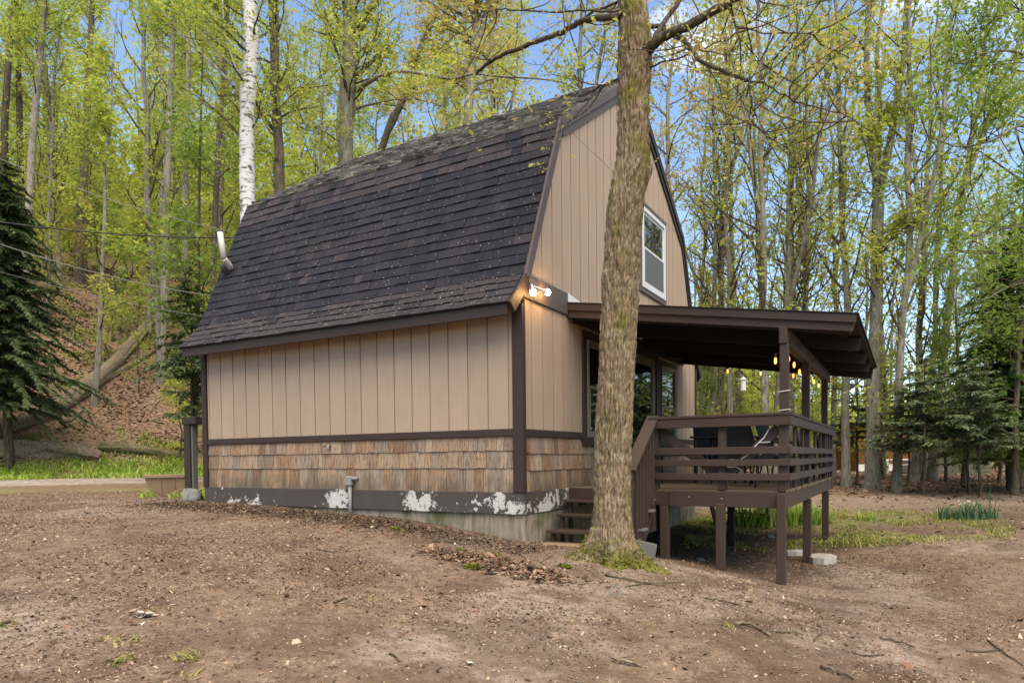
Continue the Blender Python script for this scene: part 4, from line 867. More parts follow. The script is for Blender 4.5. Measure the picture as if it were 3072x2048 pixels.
def gen_hemlock(seed, H, r0, R, dens=1.0, z0=.08, droop=.3, step=1.0):
    rng = np.random.default_rng(seed); tk = Geo(); br = Geo(); P = np.array([[rng.normal(0, .02), rng.normal(0, .02), z] for z in np.linspace(-.4, H, 12)]); limb(P, r0, .01, 8, tk)
    A = []; B = []; Nn = []
    z = H * z0
    while z < H * .985:
        ln0 = R * (1 - z / H) ** .7 * (.55 + .45 * min(1, z / (H * .18)))
        for k in range(rng.integers(3, 6)):
            az = rng.uniform(0, 2 * np.pi); ln = ln0 * rng.uniform(.35, 1.3) + .12; m = 7; t = np.linspace(0, 1, m); dr = droop * rng.uniform(.5, 1.5)
            Q = np.stack([np.cos(az) * t * ln, np.sin(az) * t * ln, z + .12 * t * ln - dr * t ** 2 * ln], 1) + rng.normal(0, .03 * ln, (m, 3)) * t[:, None]; limb(Q, max(.006, .018 * ln / R), .003, 3, br)
            n = int((18 + 95 * ln) * dens); tt = rng.uniform(.12, 1.0, n); i = np.clip((tt * (m - 1)).astype(int), 0, m - 2); f = (tt * (m - 1) - i)[:, None]; c = Q[i] * (1 - f) + Q[i + 1] * f
            sa = az + rng.choice([-1, 1], n) * rng.uniform(.35, 1.25, n); sl_ = (.08 + .16 * (1 - tt)) * min(1.0, ln) * rng.uniform(.5, 1.6, n) + .05; el = rng.normal(-.25 - dr * .5, .22, n)
            A.append(c); B.append(np.stack([np.cos(sa) * np.cos(el), np.sin(sa) * np.cos(el), np.sin(el)], 1) * sl_[:, None]); Nn.append(np.stack([rng.normal(0, .25, n), rng.normal(0, .25, n), np.ones(n)], 1))
        z += rng.uniform(.06, .26) * max(1, H / 8) * step
    A = np.vstack(A); B = np.vstack(B); Nn = np.vstack(Nn); s = np.cross(B, Nn); s /= np.linalg.norm(s, axis=1)[:, None] + 1e-9; ln = np.linalg.norm(B, axis=1)[:, None]; wd = np.minimum(.014 + ln * .07, .036)
    V = np.stack([A, A + B * .45 + s * wd, A + B, A + B * .5 - s * wd], 1).reshape(-1, 3)
    return tk.mesh('trunk'), br.mesh('branches'), npmesh('crown', V, np.arange(len(V)).reshape(-1, 4))
PROTO = {}
def proto(key, meshes, bark, leaf):
    t, b, c = meshes; t.materials.append(M[bark]); b.materials.append(M['twig']); c.materials.append(M[leaf]); PROTO[key] = (t, b, c)
def plant_tree(name, key, x, y, label, group=None, cat='tree', rot=None, sc=1.0, lean=(0, 0), z=None, mats=None):
    z = g1(x, y) if z is None else z
    e = empty(name, (x, y, z), label, cat, group); e.rotation_euler = (lean[1], lean[0], random.uniform(0, 6.28) if rot is None else rot); e.rotation_mode = 'XYZ'
    e.scale = (sc, sc, sc)
    for nm, me in zip(('trunk', 'branches', 'crown'), PROTO[key]):
        o = bpy.data.objects.new(nm, me); COL.objects.link(o); o.parent = e
        if nm == 'branches': o['kind'] = 'stuff'
    return e
for i in range(5): proto(f'slim{i}', gen_tree(100 + i, 19 + i * .8, .125 + .010 * i, .20, 26, .95, 3.6, 8, .155, .35, None if i % 2 else [(.33 + .05 * i, .22, i * 1.7, .8)], .24, 9), 'bark_grey', 'leaf_spring')
for i in range(4): proto(f'gold{i}', gen_tree(120 + i, 20, .12, .25, 26, .85, 3.4, 8, .15, .4, [(.45, .25, i, .75)] if i % 2 else None, .2, 5), 'bark_grey', 'leaf_gold')
for i in range(5): proto(f'full{i}', gen_tree(140 + i, 17 + i, .145, .14, 32, .55, 4.0, 18, .175, .5, [(.5, .3, i * 2., .7)] if i == 2 else None, .24, 8), 'bark_brown', 'leaf_spring')
for i in range(3): proto(f'green{i}', gen_tree(160 + i, 15, .13, .10, 30, .5, 3.6, 18, .175, .5, None, .25, 8), 'bark_brown', 'leaf_green')
for i in range(4): proto(f'sap{i}', gen_tree(180 + i, 4.2 + i * .9, .030, .10, 20, .45, 1.4, 10, .11, .35, None, .12, 0, 6), 'bark_dark', ['leaf_spring', 'leaf_green', 'leaf_gold', 'leaf_spring'][i])
for i in range(3): proto(f'hem{i}', gen_hemlock(200 + i, [9.5, 6.0, 3.6][i], [.16, .09, .045][i], [3.0, 2.0, 1.7][i], [1.35, .7, .6][i], [.17, .22, .36][i], [.45, .35, .12][i]), 'bark_dark', ['needles', 'needles_pale', 'needles_pale'][i])
proto('hembig', gen_hemlock(231, 11.5, .17, 3.5, 1.7, .21, .42, .42), 'bark_dark', 'needles')
proto('hemlight', gen_hemlock(233, 9.0, .13, 3.1, 1.2, .12, .30, .6), 'bark_dark', 'needles_light')
proto('hemairy', gen_hemlock(215, 6.6, .08, 2.1, .55, .30, .25), 'bark_dark', 'needles')
proto('hemtall', gen_hemlock(210, 14, .2, 4.0, .8, .22, .30), 'bark_dark', 'needles')

# ---------------------------------------------------------------- big maple in front of the steps
def big_maple():
    D = 7.45
    C_ = [(1690, 1839, 126), (1640, 1838, 114), (1560, 1836, 108), (1400, 1835, 107), (1200, 1843, 109), (1000, 1853, 108), (800, 1866, 107), (700, 1871, 105), (600, 1879, 107), (520, 1892, 109), (480, 1898, 104), (400, 1899, 93), (200, 1904, 96), (100, 1903, 92), (0, 1897, 88), (-300, 1893, 78), (-800, 1900, 64), (-1500, 1915, 40), (-2300, 1930, 12)]
    P = np.array([dep(u, v, D) for v, u, w_ in C_]); Wd = np.array([w_ * D / FPX / 2 for v, u, w_ in C_])
    base = np.array([P[0, 0], P[0, 1], g1(P[0, 0], P[0, 1])])
    e = empty('maple_tree', base, 'big mossy maple with rough bark standing in front of the porch steps', 'tree')
    zz = P[:, 2]; zt = np.concatenate([np.arange(base[2] - .30, 5.9, .0125), np.arange(5.9, zz[-1], .12)]); o = np.argsort(zz)
    cx = np.interp(zt, zz[o], P[o, 0]); cy_ = np.interp(zt, zz[o], P[o, 1]); R = np.interp(zt, zz[o], Wd[o]); n = 144
    k_ = np.ones(9) / 9; cx = np.convolve(np.pad(cx, 4, 'edge'), k_, 'valid'); R = np.convolve(np.pad(R, 4, 'edge'), k_, 'valid')
    th = np.linspace(0, 2 * np.pi, n, endpoint=False); TH, Z = np.meshgrid(th, zt); c_, s_ = np.cos(TH), np.sin(TH); gth = gz(base[0] + np.cos(th) * .33, base[1] + np.sin(th) * .33); h = np.maximum(Z - gth[None, :], -.02); tw = .25 * Z
    X1, Y1 = np.cos(TH + tw * .12) * 3.4, np.sin(TH + tw * .12) * 3.4
    wx = (fbm(X1 * 1.2, Y1 * 1.2, Z * 2.2, 2) - .5) * 1.6
    n1 = np.abs(vn(X1 * 2.5 + wx, Y1 * 2.5 + wx, Z * 3.2 + wx) - .5) * 2; n2 = np.abs(vn(X1 * 5.5 + wx, Y1 * 5.5, Z * 9.0) - .5) * 2; n3 = fbm(X1 * 7, Y1 * 7, Z * 22, 3)
    low = fbm(c_ * 1.2, s_ * 1.2, Z * 1.1, 3) - .5
    disp = .028 * np.minimum(n1 * 2.6, 1) + .020 * np.minimum(n2 * 2.0, 1) + .012 * n3 - .042 + low * .05
    fl_ = .15 * np.exp(-h / .12) * (1 + .7 * np.sin(TH * 5 + 1.0) + .4 * np.sin(TH * 3 + 2)) + .05 * np.exp(-h / .40)
    for tz, ta, am, sg in ((dep(1935, 520, D)[2], -.1, .045, .10), (dep(1800, 840, D)[2], 3.4, .03, .16), (dep(1940, 135, D)[2], .3, .05, .14)):
        da = np.angle(np.exp(1j * (TH - ta - math.atan2(CR[1], CR[0])))); disp = disp + am * np.exp(-((Z - tz) / sg) ** 2 - (da / .5) ** 2)
    Rr = R[:, None] * .965 + disp + fl_; X = cx[:, None] + c_ * Rr; Y = cy_[:, None] + s_ * Rr
    V = np.stack([X, Y, Z], -1).reshape(-1, 3); i = np.arange(len(zt) - 1)[:, None] * n; j = np.arange(n)[None]; j2 = (j + 1) % n
    npo = link_mesh('trunk', npmesh('trunk', V - base, np.stack([i + j, i + j2, i + n + j2, i + n + j], -1).reshape(-1, 4), None, True), M['maple_bark'], e, base)
    lb = Geo(); br = Geo(); Cl = []; rng = np.random.default_rng(77)
    def lim(pts, r0, r1, ns=9, leaf=0, dz=0):
        Q = spline(np.array([dep(u, v, d) for u, v, d in pts]), 5); Q += rng.normal(0, .006, Q.shape); limb(Q, r0, r1, ns, lb, .8)
        for k in range(leaf):
            i_ = rng.integers(len(Q) // 4, len(Q)); d_ = np.array([rng.normal(), rng.normal(), rng.normal() * .6 + .1]); sprout(rng, None, br, Cl, Q[i_], d_, rng.uniform(.5, 1.4), .008, 1, 5, .12)
    lim([(1925, 165, 7.4), (1955, 135, 7.3), (2000, 105, 7.2), (2060, 80, 7.1), (2130, 40, 7.0), (2210, -5, 6.9), (2330, -90, 6.8), (2500, -220, 6.6)], .062, .035, 10, 10)
    lim([(1950, 160, 7.4), (1962, 120, 7.5), (1990, 70, 7.6), (2040, 0, 7.7), (2100, -100, 7.8)], .034, .02, 8, 4)
    lim([(1940, 80, 7.4), (1980, 78, 7.7), (1992, 84, 7.8), (1985, 92, 7.7)], .028, .02, 8, 0)
    lim([(2020, 95, 7.2), (2050, 120, 7.1), (2075, 150, 7.0), (2100, 180, 6.95), (2160, 208, 6.9), (2225, 235, 6.8), (2250, 248, 6.8)], .026, .016, 8, 5)
    lim([(2245, 246, 6.8), (2255, 300, 6.8), (2250, 350, 6.9), (2235, 400, 7.0), (2225, 440, 7.0)], .011, .003, 6, 4)
    lim([(2255, 310, 6.8), (2280, 370, 6.8), (2310, 410, 6.8), (2360, 460, 6.8), (2400, 500, 6.8)], .008, .003, 6, 4)
    lim([(2248, 246, 6.8), (2290, 248, 6.6), (2340, 280, 6.5), (2420, 315, 6.4), (2520, 340, 6.3), (2620, 400, 6.2)], .011, .004, 6, 8)
    lim([(2180, 15, 6.9), (2200, 60, 6.7), (2215, 110, 6.6), (2260, 160, 6.5), (2300, 210, 6.4)], .012, .004, 6, 8)
    lim([(2210, 80, 6.7), (2290, 98, 6.5), (2380, 102, 6.4), (2480, 98, 6.3)], .009, .003, 6, 8)
    lim([(1870, 48, 7.4), (1810, 55, 7.6), (1740, 66, 7.9), (1700, 90, 8.1), (1640, 115, 8.3), (1560, 145, 8.6), (1500, 170, 8.8), (1450, 200, 9.0), (1428, 222, 9.1)], .040, .020, 8, 7)
    lim([(1735, 68, 7.9), (1780, 35, 7.8), (1850, 8, 7.6), (1900, -30, 7.5)], .016, .012, 7, 3)
    lim([(1870, 34, 7.4), (1790, 32, 7.2), (1700, 35, 7.0), (1600, 34, 6.9), (1520, 28, 6.8), (1450, 35, 6.7)], .014, .005, 7, 7)
    lim([(1945, 205, 7.4), (2000, 185, 7.3), (2080, 160, 7.2), (2150, 130, 7.1), (2190, 118, 7.0)], .012, .004, 6, 5)
    lim([(1870, 235, 7.4), (1850, 240, 7.5), (1810, 255, 7.7), (1770, 275, 7.9), (1735, 290, 8.1)], .015, .008, 6, 3)
    for k in range(26):
        zq = rng.uniform(6.6, 15); i_ = np.argmin(abs(zt - zq)); az = rng.uniform(0, 6.28); sprout(rng, None, br, Cl, np.array([cx[i_], cy_[i_], zt[i_]]), np.array([math.cos(az), math.sin(az), .7]), rng.uniform(2, 3.6), .03, 1, 7, .2)
    link_mesh('limbs', npmesh('limbs', np.vstack(lb.V) - base, np.vstack(lb.Q), None, True), M['bark_dark'], e, base)
    link_mesh('branches', npmesh('branches', np.vstack(br.V) - base, np.vstack(br.Q), None, True), M['twig'], e, base)['kind'] = 'stuff'
    V, Q = leaves_mesh(np.vstack(Cl), .058, rng, .3); link_mesh('crown', npmesh('crown', V - base, Q), M['leaf_gold'], e, base)
    # moss skirt round the root flare
    mv = []; rng = np.random.default_rng(9)
    for k in range(1500):
        a = rng.uniform(0, 6.28); hh = abs(rng.normal(0, .11)); rr = R[24] + .15 * math.exp(-hh / .12) * (1 + .7 * math.sin(a * 5 + 1) + .4 * math.sin(a * 3 + 2)) + .045 + rng.normal(0, .012); mv.append((cx[24] + math.cos(a) * rr, cy_[24] + math.sin(a) * rr, gth[int(a / 6.2832 * n) % n] + hh - .01))
    V, Q = leaves_mesh(np.array(mv), .030, rng, -.3, .8, .5); o_ = link_mesh('root_moss', npmesh('root_moss', V - base, Q), M['moss'], e, base); o_['kind'] = 'stuff'
    return cx, R
big_maple()

# ---------------------------------------------------------------- trees whose trunks can be picked out
def pix_tree(name, pts, widths, d, bark, leaf, label, limbs=(), leafn=40, H=None, ls=.13, twl=2.4, ddir=(0, 0), cat='tree', cb=.35, seed=0, group=None):
    """a tree surveyed along its trunk (pixel, pixel); d is its distance"""
    rng = np.random.default_rng(1000 + seed); tk = Geo(); br = Geo(); Cl = []
    if d is None: d = float((spot(*pts[0]) - CAM) @ np.array([FH[0], FH[1], 0])) + .1
    p0 = dep(*pts[0], d); p1_ = dep(*pts[1], d); gd = g1(p0[0], p0[1]); sl_ = (p1_ - p0) / max(p1_[2] - p0[2], .1); p0 = p0 - sl_ * (p0[2] - gd) * .8 if p0[2] - gd > .4 else p0; base = np.array([p0[0], p0[1], g1(p0[0], p0[1])]); p0 = dep(*pts[0], d); P = [base + (0, 0, -.4), base + (0, 0, .02)] if p0[2] - base[2] > .4 else [base + (0, 0, -.4)]
    P += [dep(u, v, d) for u, v in pts]; Wd = [widths[0] * 1.45, widths[0] * 1.2][:len(P) - len(pts)] + list(widths); P = np.array(P); R = np.array(Wd) * d / FPX / 2
    if H:
        dz = P[-1] - P[-2]; dz = dz / dz[2]
        for f in (.35, .7, 1.0): P = np.vstack([P, P[len(Wd) - 1] + dz * (H - P[len(Wd) - 1, 2] + base[2]) * f * np.array([.6, .6, 1])]); R = np.append(R, R[len(Wd) - 1] * (1 - .9 * f))
    Ps = spline(P, 5); Rs = np.interp(np.linspace(0, 1, len(Ps)), np.linspace(0, 1, len(R)), R); Ps += np.cumsum(rng.normal(0, .006, Ps.shape), 0) * np.array([1, 1, 0]); Rs *= 1 + (rng.random(len(Rs)) - .5) * .08; V, Q = tube(Ps, Rs, 14); tk.add(V, Q)
    for pl_, r0, r1, nl in limbs:
        Q_ = spline(np.array([dep(u, v, dd) for u, v, dd in pl_]), 5); limb(Q_, r0, r1, 8, tk, .8)
        for k in range(nl):
            i_ = rng.integers(len(Q_) // 3, len(Q_)); sprout(rng, None, br, Cl, Q_[i_], rng.normal(0, 1, 3) * (1, 1, .6) + (0, 0, .2), rng.uniform(.7, 1.9), .010, 1, 14, .14)
    for k in range(leafn):
        f = rng.uniform(cb, .97); i_ = int(f * (len(Ps) - 1)); az = rng.uniform(0, 6.28); sprout(rng, None, br, Cl, Ps[i_], np.array([math.cos(az), math.sin(az), rng.uniform(.3, 1.0)]), twl * rng.uniform(.5, 1.2) * (1.15 - .7 * f), min(.03, Rs[i_] * .4), 1, 20, .2)
    e = empty(name, base, label, cat, group)
    link_mesh('trunk', npmesh('trunk', np.vstack(tk.V) - base, np.vstack(tk.Q), None, True), M[bark], e, base)
    link_mesh('branches', npmesh('branches', np.vstack(br.V) - base, np.vstack(br.Q), None, True), M['twig'], e, base)['kind'] = 'stuff'
    V, Q = leaves_mesh(np.vstack(Cl), ls, rng, .25); link_mesh('crown', npmesh('crown', V - base, Q), M[leaf], e, base); return e
pix_tree('birch_tree', [(742, 640), (740, 500), (737, 380), (739, 270), (750, 140), (744, 0)], [44, 44, 42, 46, 42, 42], 16.2, 'birch_bark', 'leaf_spring', 'white barked birch with peeling bark rising behind the roof end',
         [([(722, 285, 16.2), (660, 215, 15.6), (590, 150, 15), (520, 80, 14.5), (465, 0, 14)], .035, .012, 6), ([(722, 240, 16.2), (690, 160, 16), (672, 80, 15.8), (668, 0, 15.6), (655, -60, 15.5)], .022, .010, 3), ([(722, 225, 16.2), (630, 130, 15.5), (560, 60, 15), (510, 0, 14.6)], .02, .008, 4)], 26, 17, .085, 2.2, seed=1)
pix_tree('dark_tree', [(846, 600), (846, 480), (838, 370), (832, 250), (830, 120), (826, 0)], [30, 28, 27, 27, 27, 30], 17.4, 'bark_brown', 'leaf_spring', 'dark straight trunk just right of the white birch',
         [([(822, 390, 17.4), (790, 350, 17.1), (765, 300, 16.8), (755, 240, 16.6)], .05, .02, 2), ([(848, 315, 17.4), (900, 280, 17.6), (960, 230, 17.8), (1010, 190, 18)], .02, .008, 4), ([(845, 330, 17.4), (900, 380, 17.2), (950, 400, 17), (1010, 430, 16.8)], .016, .007, 3)], 28, 19, .09, 2.2, seed=2)
pix_tree('forked_tree', [(1043, 560), (1042, 420), (1046, 300), (1050, 200), (1055, 100), (1056, 0)], [44, 42, 44, 44, 44, 46], 18.0, 'bark_grey', 'leaf_spring', 'thick forked trunk rising behind the middle of the roof',
         [([(1062, 110, 18), (1085, 75, 18.1), (1110, 30, 18.2), (1140, -20, 18.3), (1180, -150, 18.5)], .15, .10, 4), ([(1068, 272, 18), (1110, 245, 17.6), (1150, 225, 17.2), (1210, 214, 16.8), (1290, 226, 16.4), (1360, 236, 16), (1420, 222, 15.6), (1500, 230, 15.2), (1620, 237, 14.8), (1700, 252, 14.4), (1760, 282, 14)], .062, .012, 9),
          ([(1068, 324, 18), (1120, 312, 17.7), (1190, 298, 17.3), (1270, 302, 17), (1330, 325, 16.8), (1365, 380, 16.6)], .035, .008, 5), ([(1066, 208, 18), (1110, 185, 17.8), (1160, 172, 17.6), (1240, 195, 17.3)], .026, .008, 4), ([(1022, 430, 18), (980, 400, 17.6), (930, 375, 17.2), (890, 368, 16.9)], .022, .008, 3)], 30, 20, .095, 2.4, seed=3)
pix_tree('leaning_tree', [(1402, 390), (1408, 320), (1412, 250), (1420, 150), (1430, 60), (1434, 0)], [27, 27, 24, 22, 20, 20], 18.5, 'bark_grey', 'leaf_gold', 'leaning grey trunk behind the roof ridge with a forked top',
         [([(1424, 150, 18.5), (1445, 90, 18.6), (1462, 20, 18.7), (1470, -60, 18.8)], .085, .06, 4), ([(1460, 25, 18.7), (1490, 5, 18.7), (1530, -20, 18.8)], .06, .04, 2), ([(1410, 140, 18.5), (1390, 80, 18.3), (1340, 40, 18), (1280, 0, 17.8)], .04, .02, 4)], 30, 19, .095, 2.3, seed=4)
pix_tree('twin_tree', [(1150, 430), (1175, 370), (1200, 310), (1225, 240), (1260, 150), (1300, 60), (1330, -20)], [20, 20, 19, 17, 15, 13, 12], 24, 'bark_dark', 'leaf_gold', 'thin dark tree leaning right behind the roof', [([(1165, 395, 24), (1185, 360, 24), (1215, 300, 24), (1260, 240, 24)], .09, .04, 4)], 18, 17, .15, 2.2, seed=5)
for i, (pts, wd, d, bk, lf, lb) in enumerate([
    ([(94, 470), (100, 380), (108, 270), (118, 160), (128, 80), (135, 0)], [20, 19, 18, 17, 15, 13], 31, 'bark_pale', 'leaf_spring', 'pale leaning trunk high on the slope near the picture edge'),
    ([(240, 850), (245, 700), (250, 560), (258, 400), (264, 250), (270, 120), (275, 0)], [27, 26, 24, 20, 15, 15, 14], None, 'bark_brown', 'leaf_spring', 'reddish snapped trunk on the leafy slope above the fallen log'),
    ([(480, 1160), (490, 980), (494, 800), (500, 640), (505, 480), (512, 300), (520, 150), (528, 0)], [27, 22, 21, 21, 19, 17, 15, 13], None, 'bark_grey', 'leaf_spring', 'tall grey trunk with pale foot on the slope right of the fallen log'),
    ([(281, 1225), (291, 1100), (299, 960), (305, 800), (313, 640), (316, 500), (330, 380)], [19, 16, 13, 12, 10, 8, 6], None, 'bark_pale', 'leaf_spring', 'slender pale young tree growing beside the fallen log'),
    ([(449, 1008), (446, 880), (441, 760), (438, 640), (440, 520)], [13, 11, 10, 9, 6], None, 'bark_pale', 'leaf_spring', 'thin pale sapling at the top end of the fallen log'),
    ([(585, 1240), (592, 1060), (596, 900), (600, 800)], [19, 15, 12, 9], 21, 'bark_dark', 'leaf_green', 'thin dark trunk close to the far corner of the cabin'),
    ([(556, 640), (558, 500), (560, 380), (566, 200), (570, 0)], [20, 19, 17, 14, 12], 33, 'bark_pale', 'leaf_spring', 'pale straight trunk on the slope left of the birch'),
    ([(645, 640), (650, 520), (655, 400), (668, 250), (676, 100), (680, 0)], [17, 16, 15, 13, 11, 10], 30, 'bark_dark', 'leaf_spring', 'dark trunk on the slope next to the birch'),
    ([(14, 520), (18, 350), (28, 200), (40, 60), (48, 0)], [20, 19, 17, 15, 14], 34, 'bark_dark', 'leaf_spring', 'dark trunk at the left picture edge high on the slope'),
    ([(62, 460), (58, 300), (54, 150), (60, 0)], [17, 16, 14, 13], 36, 'bark_dark', 'leaf_spring', 'dark trunk behind the pale leaning one on the slope')]):
    pix_tree('slope_tree', pts, wd, d, bk, lf, lb, (), 22 if wd[0] > 12 else 12, 17 if wd[0] > 14 else 9, .16, 2.6 if wd[0] > 14 else 1.3, cb=.25, seed=20 + i)
random.seed(5)
# slim trees right of the cabin: pixel of the trunk at the horizon, distance, pixel at the top edge of the photograph
RT = [(2298, 30, 2250, 'slim1', 'slender trunk leaning left just beyond the porch roof'), (2324, 26, 2372, 'slim0', 'slender forked trunk rising behind the porch roof corner'), (2357, 28, 2420, 'slim3', 'slender trunk leaning right behind the porch roof corner'), (2400, 27, 2440, 'gold0', 'thin golden leaved tree behind the porch roof'),
      (2500, 31, 2470, 'gold1', 'thin golden leaved tree left of the spotted trunk'), (2538, 23.5, 2512, 'slim1', 'spotted straight trunk standing left of the thick forked tree'), (2645, 31, 2650, 'slim3', 'thin trunk just right of the thick forked tree'), (2690, 21.5, 2712, 'slim0', 'pale trunk with a dark shaded side at the edge of the dirt path'),
      (2742, 27, 2800, 'slim2', 'trunk leaning right behind the little hemlocks'), (2768, 30, 2850, 'slim1', 'slim trunk leaning right, second beyond the pale one'), (2795, 28, 2905, 'slim4', 'trunk leaning strongly right beside the open sky'), (3062, 24, 3040, 'full1', 'brown trunk at the right picture edge by the big hemlock'),
      (2162, 30, 2150, 'slim4', 'trunk seen under the porch roof near the cabin corner'), (2192, 27, 2200, 'gold2', 'trunk seen under the porch roof behind the bird feeder'), (2216, 33, 2210, 'slim3', 'thin trunk seen under the porch roof'), (2296, 24, 2280, 'slim2', 'trunk with a low side branch seen under the porch roof'), (2100, 34, 2090, 'gold3', 'golden leaved tree rising close to the right cabin roof'), (2130, 29, 2160, 'gold0', 'thin golden tree rising right of the cabin roof')]
for ub, d, ut, key, lb in RT:
    x, y = dep(ub, 1400, d)[:2]; e = plant_tree('forest_tree', key, x, y, lb, rot=0); a = math.atan2(ut - ub, 1400); e.rotation_mode = 'AXIS_ANGLE'; e.rotation_axis_angle = (a, FH[0], FH[1], 0)
x, y = dep(2612, 1400, 22.5)[:2]
pix_tree('forest_tree', [(2612, 1430), (2614, 1300), (2616, 1100), (2622, 900), (2622, 740), (2624, 600), (2612, 490), (2596, 380), (2585, 200), (2590, 0)], [46, 40, 36, 34, 33, 32, 22, 19, 16, 14], 22.5, 'bark_grey', 'leaf_spring', 'thick forked grey tree at the edge of the woods by the path',
         [([(2626, 620, 22.5), (2648, 530, 22.5), (2672, 420, 22.4), (2688, 320, 22.3), (2710, 180, 22.2), (2720, 0, 22)], .15, .07, 8), ([(2624, 580, 22.5), (2634, 480, 22.8), (2640, 330, 23), (2632, 150, 23.2), (2650, 0, 23.4)], .10, .05, 6)], 34, 21, .15, 2.6, seed=41)
rg = np.random.default_rng(12)
def free(x, y, m=1.4):
    return not (LX - 1.2 < x < 4.2 and -.8 < y < WY + 1.2)
used = []
def scatter_trees(n, ulo, uhi, dlo, dhi, keys, name, label, group, mind=1.6, scl=(.85, 1.15), test=None, zones=None):
    k = 0; tries = 0
    while k < n and tries < n * 40:
        tries += 1; u = rg.uniform(ulo, uhi); d = dlo + (dhi - dlo) * rg.random() ** .8; x, y = dep(u, 1400, d)[:2]
        if not free(x, y) or any((x - a) ** 2 + (y - b) ** 2 < mind ** 2 for a, b in used): continue
        if test and not test(x, y): continue
        used.append((x, y)); zn = '' if not zones else [z_ for b_, z_ in zones if u < b_][0] + (', nearer row' if d < (dlo + dhi) / 2 else ', rear row'); plant_tree(name, keys[rg.integers(len(keys))], x, y, label + zn, group + zn, rot=rg.uniform(0, 6.28), sc=rg.uniform(*scl), lean=(rg.normal(0, .035), rg.normal(0, .035))); k += 1
def hs(x, y): r, d = rd(x, y); return float(hill_s(r, d))
FULL = [f'full{i}' for i in range(5)]; GRN = [f'green{i}' for i in range(3)]; SLIM = [f'slim{i}' for i in range(5)]; GLD = [f'gold{i}' for i in range(4)]
scatter_trees(34, -160, 1450, 30, 62, FULL * 2 + GRN + SLIM, 'slope_tree', 'yellow green tree on the slope', 'trees on the slope', 2.6, (.85, 1.15), lambda x, y: hs(x, y) > 7, [(260, ' above the big left hemlock'), (720, ' left of the birch'), (3000, ' right of the birch')])
scatter_trees(11, 900, 2050, 24, 46, GLD + FULL + SLIM, 'forest_tree', 'golden green tree behind the roof', 'trees behind the cabin roof', 2.4, zones=[(1400, ', left of the leaning trunk'), (3000, ', right of the leaning trunk')])
scatter_trees(21, 2060, 3200, 29, 62, SLIM * 2 + GLD, 'forest_tree', 'slender spring tree deep in the woods', 'slender trees right of the cabin', 2.0, (.8, 1.05), None, [(2560, ', above the porch roof'), (4000, ', beyond the thick forked tree')])
scatter_trees(26, -100, 900, 25, 44, ['sap0', 'sap1', 'sap3', 'sap2'], 'sapling', 'thin leafy sapling among the trees on the slope', 'saplings on the slope', 1.0, (.8, 1.3), lambda x, y: hs(x, y) > 7.5)
scatter_trees(5, 330, 640, 24, 33, ['sap0', 'sap1', 'sap3'], 'sapling', 'small sapling low on the leafy slope near the fallen logs', 'low saplings by the fallen logs', 1.4, (.45, .75), lambda x, y: 1.5 < hs(x, y) < 8)
scatter_trees(30, 2080, 3150, 26, 46, ['sap0', 'sap1', 'sap2', 'sap3'], 'sapling', 'leafy sapling under the tall trees right of the cabin', 'saplings in the right hand woods', 1.0, (.8, 1.4))
# trees standing to the right of and behind the camera (seen only as reflections and shade)
for x, y, k_ in ((16, 4, 'full1'), (19, 10, 'full3'), (13, 14, 'green1'), (24, 16, 'full0'), (22, 2, 'full2'), (14, -16, 'full1'), (6, -22, 'full3'), (-2, -19, 'full0'), (-9, -17, 'full4'), (-17, -13, 'full1'), (20, -10, 'full2'), (-20, -5, 'full3'), (1, -27, 'green0'), (12, -27, 'full4')):
    plant_tree('forest_tree', k_, x, y, 'leafy tree standing outside the view around the clearing', 'trees around the clearing', rot=1.0)
# hemlocks
def hem(key, u, d, label, sc=1.0, rot=0, name='hemlock', group=None, v=1400):
    x, y = dep(u, v, d)[:2]; return plant_tree(name, key, x, y, label, group, 'hemlock', rot, sc)
hem('hembig', 28, 22.5, 'big dark hemlock with drooping boughs at the left picture edge', .90, .4); hem('hem0', -60, 23, 'second dark hemlock rising just behind the big one on the left', .9, 2.6)
hem('hemairy', 583, 20.5, 'narrow airy hemlock growing behind the far end of the cabin', 1.0, 1.0)
hem('hemtall', 3030, 27.5, 'tall dark hemlock at the right picture edge', .80, 1.2); hem('hemlight', 3035, 22, 'broad light green hemlock at the right picture edge', .95, 2.2)
for i, (u, d, k_, s_, lb) in enumerate([(2725, 21, 'hem2', 1.05, 'young hemlock just right of the pale trunk'), (2772, 20.5, 'hem2', 1.15, 'young hemlock with bare lower stem by the path'), (2905, 20.8, 'hem2', 1.1, 'wide young hemlock in front of the shed'), (2938, 19.6, 'hem2', 1.12, 'young hemlock with a bent stem nearest the daffodils'), (2570, 24.5, 'hem2', 1.2, 'young hemlock behind the thick forked tree'), (3000, 26, 'hem1', .8, 'middle sized hemlock right of the shed')]):
    hem(k_, u, d, lb, s_, i * 1.3)
x, y = dep(3045, 1400, 20.5)[:2]; plant_tree('maple_tree', 'green1', x, y, 'bright green leafy tree at the right picture edge before the tall hemlock', sc=.66, rot=.5)
x, y = dep(2890, 1400, 25)[:2]; plant_tree('maple_tree', 'green0', x, y, 'green leafy tree standing behind the shed', sc=.55, rot=2.5)
